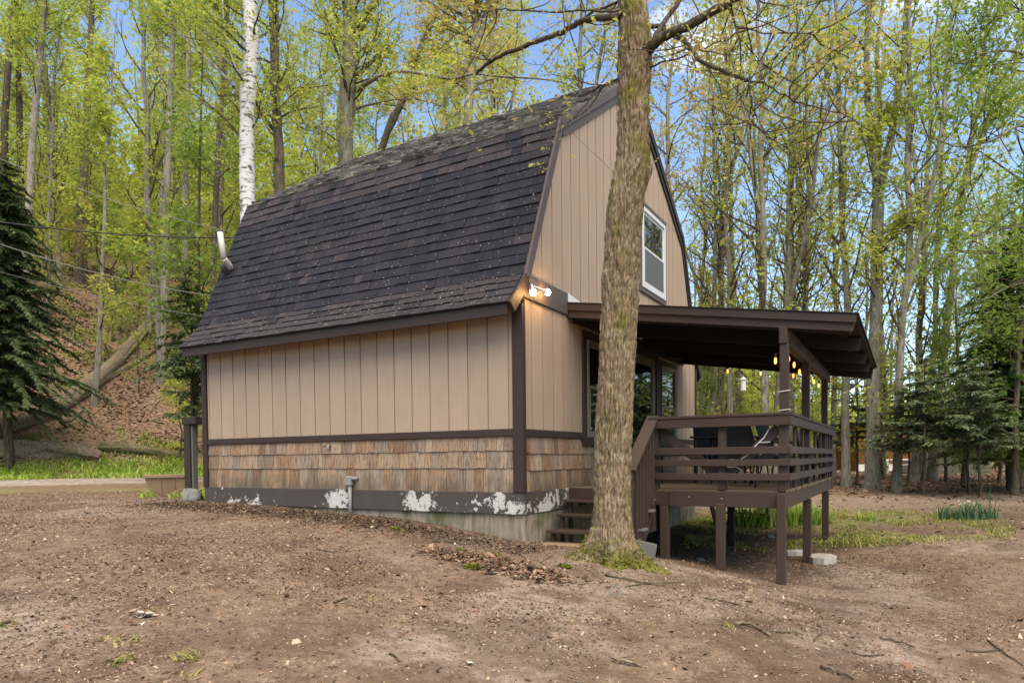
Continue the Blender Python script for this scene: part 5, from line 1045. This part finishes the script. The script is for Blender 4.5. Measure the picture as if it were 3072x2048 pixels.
# nearer leafy boughs entering from the right edge
pix_tree('edge_maple', [(3330, 1430), (3320, 1000), (3300, 500), (3290, 0)], [60, 50, 44, 40], 13, 'bark_grey', 'leaf_green', 'leafy maple outside the right edge reaching its boughs into view',
         [([(3300, 620, 13), (3190, 520, 12.8), (3080, 380, 12.5), (2980, 420, 12.2), (2880, 440, 12), (2790, 410, 11.8)], .05, .008, 16), ([(3300, 420, 13), (3180, 250, 12.9), (3060, 160, 12.7), (2950, 160, 12.6), (2860, 190, 12.4)], .045, .008, 15), ([(3300, 800, 13), (3190, 700, 12.6), (3080, 680, 12.3), (2960, 700, 12), (2850, 760, 11.8)], .04, .007, 15), ([(3300, 950, 13), (3180, 860, 12.8), (3060, 850, 12.5), (2950, 900, 12.2)], .04, .007, 12), ([(3300, 200, 13), (3200, 60, 12.8), (3080, 30, 12.5), (2980, 60, 12.3)], .04, .007, 12)], 30, 15, .085, 3.0, cb=.3, seed=60)
# far woods: everything too deep to pick apart
def far_woods():
    rng = np.random.default_rng(88); C = []; tk = Geo()
    for k in range(620):
        u = rng.uniform(-300, 3400); d = rng.uniform(48, 95); x, y = dep(u, 1400, d)[:2]; r, dd = rd(x, y); z = g1(x, y); h = rng.uniform(4, 15) if rng.random() < .5 else rng.uniform(1.5, 5); left = u < 1600; h = min(h, 5.5) if u > 2300 else h
        if not left and h > 6 and u > 2650 and rng.random() < .5: h *= .6
        P = np.array([[x, y, z - .5], [x + rng.normal(0, .2), y, z + h * .6], [x + rng.normal(0, .3), y, z + h]]); limb(P, .05 + .012 * h, .02, 5, tk)
        n = int(60 + 26 * h); rad = .8 + h * .16; q = rng.normal(0, 1, (n, 3)) * np.array([rad, rad, h * .28]) + np.array([x, y, z + h * .62]); q[:, 2] = np.maximum(q[:, 2], z + .1); C.append(q)
    V, Q = leaves_mesh(np.vstack(C), .42, rng, .2, .7, .6); o = npobj('far_woods', V, M['leaf_spring'], None, quads=Q); tag(o, 'distant spring foliage filling the woods behind the nearer trees', 'woods', kind='stuff')
    t = npobj('far_trunks', np.vstack(tk.V), M['bark_brown'], None, quads=np.vstack(tk.Q)); tag(t, 'distant thin trunks filling the woods behind the nearer trees', 'woods', kind='stuff')
far_woods()
# ================================================================ LOGS, PLANTS, LITTER
def log(pts, radii, name, mat, label, cat='log', n=26, rough=.35, lift=.6, abs_=False, seed=0, group=None):
    P = np.array([p if abs_ else spot(*p) for p in pts], float)
    if not abs_: P[:, 2] += np.array(radii) * lift
    Ps = spline(P, 9); R = np.interp(np.linspace(0, 1, len(Ps)), np.linspace(0, 1, len(radii)), radii); V, Q = tube(Ps, R, n); c = np.repeat(Ps, n, 0); dirv = V - c
    th = np.tile(np.arange(n), len(Ps)); s_ = np.repeat(np.arange(len(Ps)), n); k = 1 + rough * (fbm(np.cos(th / n * 6.28) * 2.2 + seed, np.sin(th / n * 6.28) * 2.2, s_ * .12, 4) - .5) * 2 + rough * .5 * (np.abs(vn(np.cos(th / n * 6.28) * 5, np.sin(th / n * 6.28) * 5, s_ * .10 + seed) - .5) * 2 - .5)
    V = c + dirv * k[:, None]; caps = [list(range(n))[::-1], list(range(len(V) - n, len(V)))]
    mb = MB(); mb.add(V, Q.tolist() + caps); return tag(mb.build(name, M[mat], None, True), label, cat, group)
m_bark('mossy_log', (.05, .037, .027), (.14, .11, .075), (.26, .21, .15), .95, (1.5, 9, 9))
log([(20, 1300), (150, 1250), (250, 1185), (340, 1110), (430, 1000), (450, 970)], [.20, .26, .34, .31, .25, .2], 'fallen_log', 'dead_wood', 'thick pale fallen trunk lying up the leafy slope', seed=1, rough=.45)
log([(-60, 1335), (40, 1290), (130, 1262), (180, 1250)], [.16, .20, .17, .08], 'fallen_log', 'dead_wood', 'gnarled root end of dead wood at the left edge of the slope', seed=2, rough=.6)
log([(290, 1165), (370, 1115), (440, 1070), (480, 1045)], [.12, .12, .10, .07], 'fallen_log', 'mossy_log', 'thinner fallen trunk lying beside the thick pale one', seed=3)
log([(-40, 1362), (80, 1365), (200, 1370), (300, 1382)], [.30, .32, .30, .2], 'rotten_log', 'dead_wood', 'long rotten split log at the foot of the slope, left', seed=4, rough=.7)
log([(300, 1352), (390, 1356), (470, 1366), (540, 1372)], [.16, .20, .17, .08], 'rotten_log', 'mossy_log', 'dark rotten log with yellow moss at the foot of the slope', seed=5, rough=.5)
log([(65, 1195), (95, 1225), (128, 1252)], [.12, .11, .07], 'fallen_log', 'dead_wood', 'short dead log lying above the root end', seed=6)
for i, (a, b, r_) in enumerate([((255, 1235), (210, 1270), .05), ((262, 1238), (290, 1290), .05), ((540, 1180), (470, 1200), .03), ((450, 1245), (478, 1205), .03), ((300, 1180), (350, 1265), .02), ((390, 1340), (400, 1372), .02), ((70, 1310), (60, 1350), .025), ((330, 1220), (370, 1225), .03)]):
    p, q_ = spot(*a), spot(*b); p[2] += .12; q_[2] += .05; lg = log([p, (p + q_) / 2 + (0, 0, .05), q_], [r_, r_ * .8, r_ * .5], 'dead_branch', 'dead_wood', 'dead branch lying among leaves on the slope', 'branch', 8, .2, abs_=True, seed=i, group='dead branches on the slope')
p = spot(538, 1345); rock('mossy_stone', (p[0], p[1], p[2] + .1), (.30, .22, .24), 'stone', 'yellow mossed stone on the slope behind the dark post', seed=9).data.materials[0] = M['moss']

def scat(n, fn, zoff=0.0):
    """points: fn(rng) -> x, y arrays with weights already applied"""
    x, y = fn(n); return np.stack([x, y, gz(x, y) + zoff], 1)
R_ = np.random.default_rng(4)
def region(n, ulo, uhi, dlo, dhi, acc=None, pw=1.0):
    X = []; Y = []
    c = 0
    while c < n:
        u = R_.uniform(ulo, uhi, n); d = np.sqrt(R_.uniform(dlo ** 2, dhi ** 2, n)) if pw == 1 else dlo + (dhi - dlo) * R_.random(n) ** pw
        r = (u - PCX) / FPX * d; x, y = xy(r, d); k = np.ones(n, bool)
        k &= ~((x > LX - .02) & (x < .0) & (y > -.02) & (y < WY))
        if acc is not None: k &= R_.random(n) < acc(x, y, r, d)
        X.append(x[k]); Y.append(y[k]); c += k.sum()
        if k.sum() < n * .002: break
    x = np.concatenate(X)[:n]; y = np.concatenate(Y)[:n]; return np.stack([x, y, gz(x, y)], 1)
def flat_bits(P, size, asp, rng, tilt=.35):
    n = len(P); az = rng.uniform(0, 6.28, n); a = np.stack([np.cos(az), np.sin(az), rng.normal(0, tilt, n)], 1); b = np.stack([-np.sin(az), np.cos(az), rng.normal(0, tilt, n)], 1); s = (size * rng.lognormal(0, .45, n))[:, None]; w_ = s * asp * rng.uniform(.6, 1.3, n)[:, None]
    k = rng.uniform(.0, .20, n)[:, None] * s; up = np.array([[0, 0, 1.]])
    V = np.stack([P - a * s * .5 + up * .004, P + b * w_ * .5 + up * (k * .6 + .006), P + a * s * .5 + up * (k * .5 + .004), P - b * w_ * .5 + up * .005], 1).reshape(-1, 3); return V, np.arange(n * 4).reshape(-1, 4)
def stuff(name, V, Q, mat, label, cat): o = npobj(name, V, M[mat], None, quads=Q); return tag(o, label, cat, kind='stuff')
hm = lambda x, y, r, d: np.clip(hill_s(r, d) * .8 - .6, 0, 1) * (.35 + .65 * sst(.3, .5, fbm(x * .7, y * .7, 3., 3)))
P = region(65000, -150, 1300, 21, 44, hm); V, Q = flat_bits(P, .085, .7, R_, .22); stuff('leaf_litter', V, Q, 'litter', 'brown fallen leaves covering the wooded slope', 'leaf litter')
wm = lambda x, y, r, d: sst(18.8, 22, d + (fbm(x * 1.3, y * 1.3, 4., 3) - .5) * 5) * .9 + .12 * (d > 11)
P = region(20000, 2050, 3250, 10.5, 40, wm); V, Q = flat_bits(P, .085, .65, R_, .45); stuff('forest_floor_leaves', V, Q, 'litter', 'dry leaves on the forest floor right of the cabin', 'leaf litter')
# yard: chips, bark bits, gravel
cl = lambda x, y, r, d: (.25 + .75 * sst(.42, .6, fbm(x * .9, y * .9, 7., 4))) * np.ones_like(x)
P = region(130000, -200, 3300, 2.9, 15, cl, .75); V, Q = flat_bits(P, .0150, .45, R_, .35); stuff('yard_chips', V, Q, 'chips', 'wood chips and bark bits scattered over the dirt yard', 'debris')
P = region(4500, -200, 3300, 3.4, 13, cl, .8); V, Q = flat_bits(P, .028, .5, R_, .4); stuff('yard_leaves', V, Q, 'litter', 'small dead leaves scattered over the dirt yard', 'leaf litter')
P = region(15000, 300, 1750, 7.0, 13, lambda x, y, r, d: np.exp(-((y + .75) / .45) ** 2) * (x < .6) * (x > -6.5)); V, Q = flat_bits(P, .026, .35, R_, .4); stuff('bark_mulch', V, Q, 'mulch', 'dark bark mulch along the drip line of the side wall', 'debris')
def pebbles(P, size, rng):
    n = len(P); s = (size * rng.lognormal(0, .5, n))[:, None]; az = rng.uniform(0, 6.28, n); a = np.stack([np.cos(az), np.sin(az), 0 * az], 1) * s; b = np.stack([-np.sin(az), np.cos(az), 0 * az], 1) * s * rng.uniform(.5, .9, n)[:, None]; c = np.array([[0, 0, 1.]]) * s * rng.uniform(.3, .6, n)[:, None]
    V = np.stack([P - a * .5 - b * .3, P + a * .3 - b * .5, P + a * .5 + b * .3, P - a * .3 + b * .5, P - a * .25 - b * .2 + c, P + a * .2 - b * .25 + c, P + a * .25 + b * .2 + c, P - a * .2 + b * .25 + c], 1).reshape(-1, 3); k = np.arange(n)[:, None, None] * 8
    Q = np.array([(0, 1, 5, 4), (1, 2, 6, 5), (2, 3, 7, 6), (3, 0, 4, 7), (4, 5, 6, 7)])[None] + k; return V, Q.reshape(-1, 4)
gl = lambda x, y, r, d: np.clip(1.1 - .12 * (d - 3), .12, 1) * (.3 + .7 * sst(.4, .6, fbm(x * .8 + 9, y * .8, 1., 3)))
P = region(4200, -200, 2700, 2.9, 13, gl, .8); V, Q = pebbles(P, .012, R_); stuff('gravel', V, Q, 'chips', 'pale pebbles and gravel in the dirt yard', 'gravel')
# grass strip beyond the track, weeds, clumps
def blades(P, h, wd, rng, lean=.5):
    n = len(P); az = rng.uniform(0, 6.28, n); ln = np.abs(rng.normal(0, lean, n)); hh = (h * rng.lognormal(0, .35, n))[:, None]; d_ = np.stack([np.cos(az) * ln, np.sin(az) * ln, np.ones(n)], 1) * hh; s = np.stack([-np.sin(az), np.cos(az), 0 * az], 1) * wd
    mid = P + d_ * .55 * np.array([[.6, .6, 1]]); V = np.stack([P - s, P + s, mid + s * .8, P + d_ * np.array([[1.3, 1.3, .9]]), mid - s * .8], 1)
    Q = np.arange(n)[:, None] * 5 + np.array([[0, 1, 2, 4]]); T = np.arange(n)[:, None] * 5 + np.array([[4, 2, 3]]); return V.reshape(-1, 3), Q, T
def stuffb(name, V, Q, T, mat, label, cat, kind='stuff', parent=None):
    o = npobj(name, V, M[mat], parent, quads=Q, tris=T); return tag(o, label, cat, None, kind)
gm = lambda x, y, r, d: np.exp(-((hill_s(r, d) - .3 + (fbm(x * 1.1, y * 1.1, 2., 3) - .5) * 2.0) / .8) ** 2) * sst(.36, .56, fbm(x * .8, y * .8, 6., 3) + .08)
P = region(15000, -150, 1000, 15, 28, gm); P2 = np.repeat(P, 1, 0); V, Q, T = blades(P2, .12, .022, R_, .8); stuffb('verge_grass', V, Q, T, 'grass', 'bright green weeds growing along the far side of the gravel track', 'grass')
P = region(5000, -150, 700, 22, 34, lambda x, y, r, d: np.clip(hill_s(r, d), 0, 1) * sst(.52, .64, fbm(x * .8, y * .8, 12., 4))); V, Q, T = blades(P, .10, .025, R_, 1.0); stuffb('slope_weeds', V, Q, T, 'dry_grass', 'low green weeds and mossy tufts among the leaves on the slope', 'weeds')
rgm = lambda x, y, r, d: (sst(10.8, 12, d) * (1 - sst(15.0, 16.8, d)) * sst(.42, .58, fbm(x * 1.2, y * 1.2, 5., 3)) * (r > 1.5) * (1 - sst(7.0, 10, r)))
P = region(9000, 2050, 3050, 10.5, 17, rgm); V, Q, T = blades(P, .038, .010, R_, 1.0); stuffb('yard_grass', V, Q, T, 'dry_grass', 'sparse grass patches beyond the deck', 'grass')
def clump(name, u, v, n, h, wd, rad, mat, label, cat='plant', lean=.5, group=None, c=None, asp=1.0):
    p = spot(u, v) if c is None else np.array(c); a = R_.uniform(0, 6.28, n); r = rad * np.sqrt(R_.random(n)); P = np.stack([p[0] + RH[0] * np.cos(a) * r + FH[0] * np.sin(a) * r * asp, p[1] + RH[1] * np.cos(a) * r + FH[1] * np.sin(a) * r * asp, 0 * a], 1); P[:, 2] = gz(P[:, 0], P[:, 1]) - .01
    V, Q, T = blades(P, h, wd, R_, lean); o = npobj(name, V, M[mat], None, quads=Q, tris=T); return tag(o, label, cat, group)
clump('daylily_clump', 2300, 1575, 420, .42, .016, .75, 'grass', 'bright green strap leaved clump beyond the deck posts', asp=.5); clump('daylily_clump', 2425, 1570, 230, .36, .016, .50, 'grass', 'smaller green strap leaved clump behind the second deck post', asp=.5)
clump('fern_tuft', 2555, 1635, 110, .17, .01, .35, 'dry_grass', 'ragged green tuft growing beside the pale paver', lean=.9); clump('grass_tuft', 2600, 1560, 90, .14, .012, .2, 'grass', 'small bright grass tuft in the yard right of the deck', 'grass', lean=.7)
o = clump('daffodil_clump', 2905, 1556, 260, .26, .011, .62, 'daffodil_leaf', 'bluish green daffodil clump with white flowers by the path', asp=.4)
p = spot(2900, 1545)
fm = MB()
for k in range(7):
    c = np.array([p[0] + R_.normal(0, .22), p[1] + R_.normal(0, .12), 0]); c[2] = g1(c[0], c[1]) + .25 + R_.uniform(0, .05)
    for j in range(6):
        a = j * 1.047; d_ = np.array([math.cos(a) * .7, math.sin(a) * .3, math.sin(a) * .7]) * .035; s_ = np.cross(d_, (0, 1, 0)) * .35; fm.add([c, c + d_ * .6 + s_, c + d_, c + d_ * .6 - s_], [(0, 1, 2, 3)])
fo = fm.build('flowers', M['petal'], None, False, False); fo.parent = o; fo.location = ORG[fo] - ORG[o]
for i, (u, v, n, h) in enumerate([(350, 1990, 26, .045), (560, 1975, 30, .05), (385, 1930, 20, .04), (330, 1920, 14, .04), (470, 1830, 10, .04), (15, 1880, 22, .05), (1130, 1800, 10, .035), (540, 2035, 12, .035), (1980, 1875, 8, .035), (2200, 1885, 14, .04)]):
    clump('weed', u, v, n, h * .8, .007, .08, 'dry_grass', ['low green weed left of the pair in the near left dirt', 'low green weed nearest the bottom edge on the left, right of its pair', 'tiny weed above the pair in the near left dirt', 'tiny weed just below the crumpled pale scrap, left one', 'tiny weed beside the crumpled pale scrap', 'low weed by a stick at the left picture edge', 'tiny weed in the dirt below the middle of the cabin wall', 'tiny weed at the very bottom edge on the left', 'tiny weed in the dirt below the maple', 'small weed beside the thick curved stick'][i], 'weed', 1.4, 'weeds in the dirt yard')
for i, (u, v) in enumerate([(610, 1465), (575, 1450), (540, 1470), (450, 1495), (625, 1490)]):
    clump('corner_plant', u, v, 40, .13, .016, .20, 'leaf_spring_plant' if False else 'grass', ['little plant right behind the boulder', 'little plant at the foot of the dark post', 'little plant left of the boulder', 'little plant in front of the planter box', 'little plant between the boulder and the cabin'][i], 'plant', .9, 'plants round the boulder', c=(*dep(u, 1480, 11.9 + .3 * i)[:2], 0))
# heap of leaves and moss in front of the cabin
A, B = spot(1330, 1660), spot(1650, 1735); n = 2600; t = R_.random(n); P = A[None] * (1 - t[:, None]) + B[None] * t[:, None] + np.stack([R_.normal(0, .17, n), R_.normal(0, .13, n), np.zeros(n)], 1)
hp = np.exp(-((t - .4) / .4) ** 2) * .05; P[:, 2] = gz(P[:, 0], P[:, 1]) + R_.random(n) * hp; V, Q = flat_bits(P, .038, .6, R_, .35); k = npobj('leaf_heap', V, M['litter'], None, quads=Q); tag(k, 'low heap of dead leaves and moss raked up on the dirt', 'leaf heap', kind='stuff')
for i, (u, v, s_) in enumerate([(1445, 1678, .10), (1385, 1658, .07), (1490, 1688, .06), (1415, 1704, .08), (1692, 1702, .07), (1185, 1588, .06), (1475, 1668, .06)]):
    p = spot(u, v); nn = 260; q_ = R_.normal(0, 1, (nn, 3)); q_ /= np.linalg.norm(q_, axis=1)[:, None]; q_[:, 2] = abs(q_[:, 2]); Pm = p + q_ * np.array([s_, s_ * .8, s_ * .4]); V, Q = leaves_mesh(Pm, .022, R_, -.4, .8); tag(npobj('moss_clump', V, M['moss'], None, quads=Q), 'yellow green clump of moss lying on the dirt by the leaf heap', 'moss', 'moss clumps by the leaf heap')
# sticks
ST = [((1815, 1728), (1900, 1745), (1995, 1762), .011), ((1880, 1760), (1960, 1752), (2045, 1748), .007), ((1905, 1680), (1935, 1705), (1970, 1722), .010), ((1610, 1705), (1640, 1720), (1690, 1752), .012), ((1620, 1690), (1650, 1672), (1660, 1668), .006), ((2205, 1875), (2250, 1880), (2310, 1912), .016), ((1835, 1983), (1880, 1995), (1925, 2000), .016), ((2110, 1795), (2160, 1803), (2225, 1818), .009),
      ((2440, 1925), (2460, 1905), (2468, 1890), .008), ((2640, 1915), (2690, 1930), (2745, 1942), .010), ((2330, 1898), (2380, 1902), (2410, 1906), .008), ((2900, 1955), (2960, 1958), (3010, 1948), .008), ((2960, 1920), (3010, 1960), (3070, 2000), .008), ((2460, 2005), (2510, 2022), (2560, 2040), .012), ((1290, 1626), (1350, 1628), (1400, 1635), .010), ((950, 1650), (980, 1655), (1005, 1660), .008), ((1005, 1810), (1025, 1803), (1040, 1797), .010), ((0, 1880), (25, 1873), (48, 1871), .012), ((1170, 1965), (1185, 1975), (1200, 1988), .008), ((2560, 1960), (2600, 1970), (2650, 1965), .007)]
for i, (a, b, c, r_) in enumerate(ST):
    Pq = np.array([spot(*a), spot(*b), spot(*c)]); Pq[:, 2] += r_ * .9; Pq[1, 2] += r_ * .8; q = MB(); q.tube(spline(Pq, 4) + R_.normal(0, r_ * .3, (9, 3)), np.linspace(r_, r_ * .55, 9), 6); q_ = q.build('stick', M['twig'] if r_ < .014 else M['dead_wood'], None, True); tag(q_, 'thin dead stick lying on the dirt yard' if r_ < .014 else 'thicker weathered stick lying on the dirt yard', 'stick', 'sticks on the dirt yard' if r_ < .014 else 'thicker sticks on the dirt yard')
q = MB(); a = [spot(1818, 1792), None, spot(1872, 1794)]; a[1] = (a[0] + a[2]) / 2 + (0, 0, .11); q.tube(spline(np.array(a), 6), .004, 5); simple(q, 'wire_loop', 'cable_grey', 'thin pale wire loop sticking out of the dirt', 'wire')
# pale torn scraps on the ground
for i, (u, v, n, s_) in enumerate([(425, 1852, 26, .07), (1775, 1842, 1, .01), (1418, 1996, 1, .01)]):
    p = spot(u, v); Pm = np.stack([p[0] + RH[0] * R_.normal(0, s_ * 1.1, n), p[1] + RH[1] * R_.normal(0, s_ * 1.1, n), np.full(n, p[2] + .01)], 1) + R_.normal(0, .012, (n, 3)) * (1, 1, .6); V, Q = flat_bits(Pm, .036 if n > 1 else .085, .5, R_, .25); tag(npobj('pale_scrap', V, M['scrap'], None, quads=Q), ['crumpled pale scrap lying on the dirt in the left foreground', 'small pale leaf lying on the dirt below the maple', 'pale torn leaf lying in the middle foreground'][i], 'scrap')
# ---------------------------------------------------------------- overhead cables at the left
for i, (a, b, da, db, r_, mt, sag, lb) in enumerate([((-120, 425), (690, 694), 12, 13.6, .0055, 'cable_grey', .15, 'thin grey cable sloping down to the roof, uppermost of the set'), ((-120, 648), (715, 712), 13, 14, .0125, 'cable_black', .12, 'thick black twisted cable running to the roof end'), ((-120, 690), (630, 886), 10.5, 12.6, .0065, 'cable_grey', .12, 'pale cable sloping to the eave below the thick black one'), ((-120, 780), (615, 950), 16, 15, .004, 'cable_grey', .1, 'faint thin wire, lowest of the cables at the left')]):
    p, q_ = dep(*a, da), dep(*b, db); t = np.linspace(0, 1, 24)[:, None]; Pq = p * (1 - t) + q_ * t; Pq[:, 2] -= sag * 4 * (t * (1 - t))[:, 0]; q = MB(); q.tube(Pq, r_, 6)
    if r_ > .012: q.tube(Pq + np.stack([0 * t[:, 0], np.cos(t[:, 0] * 90) * .015, np.sin(t[:, 0] * 90) * .015], 1), .007, 5)
    simple(q, 'overhead_cable', mt, lb, 'cable')
# ---------------------------------------------------------------- bird feeder under the porch roof line, far shed and far cabin
c = dep(2230, 1152, 19); bf = empty('bird_feeder', c, 'white hanging bird feeder seen beneath the porch roof', 'bird feeder')
q = MB(); q.tube([c + (0, 0, -.16), c + (0, 0, .12)], [.07, .07], 10); q.build('tube', M['white_paint'], bf); q = MB(); q.tube([c + (0, 0, .12), c + (0, 0, .17), c + (0, 0, .21)], [.10, .06, .01], 10); q.build('lid', M['pvc'], bf); q = MB(); q.tube([c + (0, 0, .2), c + (0, 0, 1.6)], [.006, .006], 5); q.build('wire', M['cable_grey'], bf); q = MB(); q.tube([c + (0, 0, -.19), c + (0, 0, -.165)], [.09, .09], 10); q.build('tray', M['pvc'], bf)
p0 = dep(2808, 1430, 33); gz1 = g1(p0[0], p0[1]); ax = RH; ay = FH
sh = empty('shed', (p0[0] + ax[0] * 1.3, p0[1] + ax[1] * 1.3, gz1), 'low olive grey shed half hidden behind the young hemlocks', 'shed')
def wb(a0, a1, b0, b1, z0, z1): q = MB(); c = np.array([p0[0], p0[1], 0]) + ax_ * (a0 + a1) / 2 + ay_ * (b0 + b1) / 2 + np.array([0, 0, (z0 + z1) / 2]); return q.frame(c, ax_, ay_, (0, 0, 1), (a1 - a0) / 2, (b1 - b0) / 2, (z1 - z0) / 2, .01)
ax_ = np.array([RH[0], RH[1], 0]); ay_ = np.array([FH[0], FH[1], 0])
for k in range(6): wb(.0, 2.65, 0, .05, gz1 - .1 + k * .19, gz1 - .1 + k * .19 + .183).build('plank', M['shed_olive'], sh)
wb(0, .05, .05, 1.8, gz1 - .1, gz1 + 1.05).build('side_wall', M['shed_olive'], sh); wb(2.6, 2.65, .05, 1.8, gz1 - .1, gz1 + 1.05).build('side_wall', M['shed_olive'], sh); wb(-.1, 2.75, -.15, 1.9, gz1 + 1.05, gz1 + 1.13).build('roof', M['roof_felt'], sh)
p0 = dep(2560, 1440, 40); gz2 = g1(p0[0], p0[1]); fc = empty('far_cabin', (p0[0] + ax_[0] * 3, p0[1] + ax_[1] * 3, gz2), 'orange log cabin glimpsed between trunks far back in the woods', 'cabin')
for k in range(9): wb(.3, 5.6, 0, .22, gz2 + .45 + k * .25, gz2 + .45 + k * .25 + .235).build('log', M['log_orange'], fc)
wb(.3, 5.6, .02, .2, gz2 - .2, gz2 + .44).build('foundation', M['white_paint'], fc); wb(.3, 5.6, .25, 4, gz2 - .2, gz2 + 2.7).build('side_wall', M['log_orange'], fc); wb(0, 5.9, -.4, 4.3, gz2 + 2.72, gz2 + 2.9).build('roof', M['roof_felt'], fc)
p0 = dep(2640, 1425, 36); gz3 = g1(p0[0], p0[1]); wt = empty('picnic_table', (p0[0] + 1, p0[1], gz3), 'white picnic table glimpsed between trunks beside the shed', 'table')
wb(.0, 1.8, 0, .7, gz3 + .66, gz3 + .72).build('tabletop', M['white_paint'], wt); wb(0, 1.8, -.5, -.22, gz3 + .4, gz3 + .45).build('bench_seat', M['white_paint'], wt); wb(.2, .3, -.3, .7, gz3 - .1, gz3 + .66).build('leg', M['white_paint'], wt); wb(1.5, 1.6, -.3, .7, gz3 - .1, gz3 + .66).build('leg', M['white_paint'], wt)
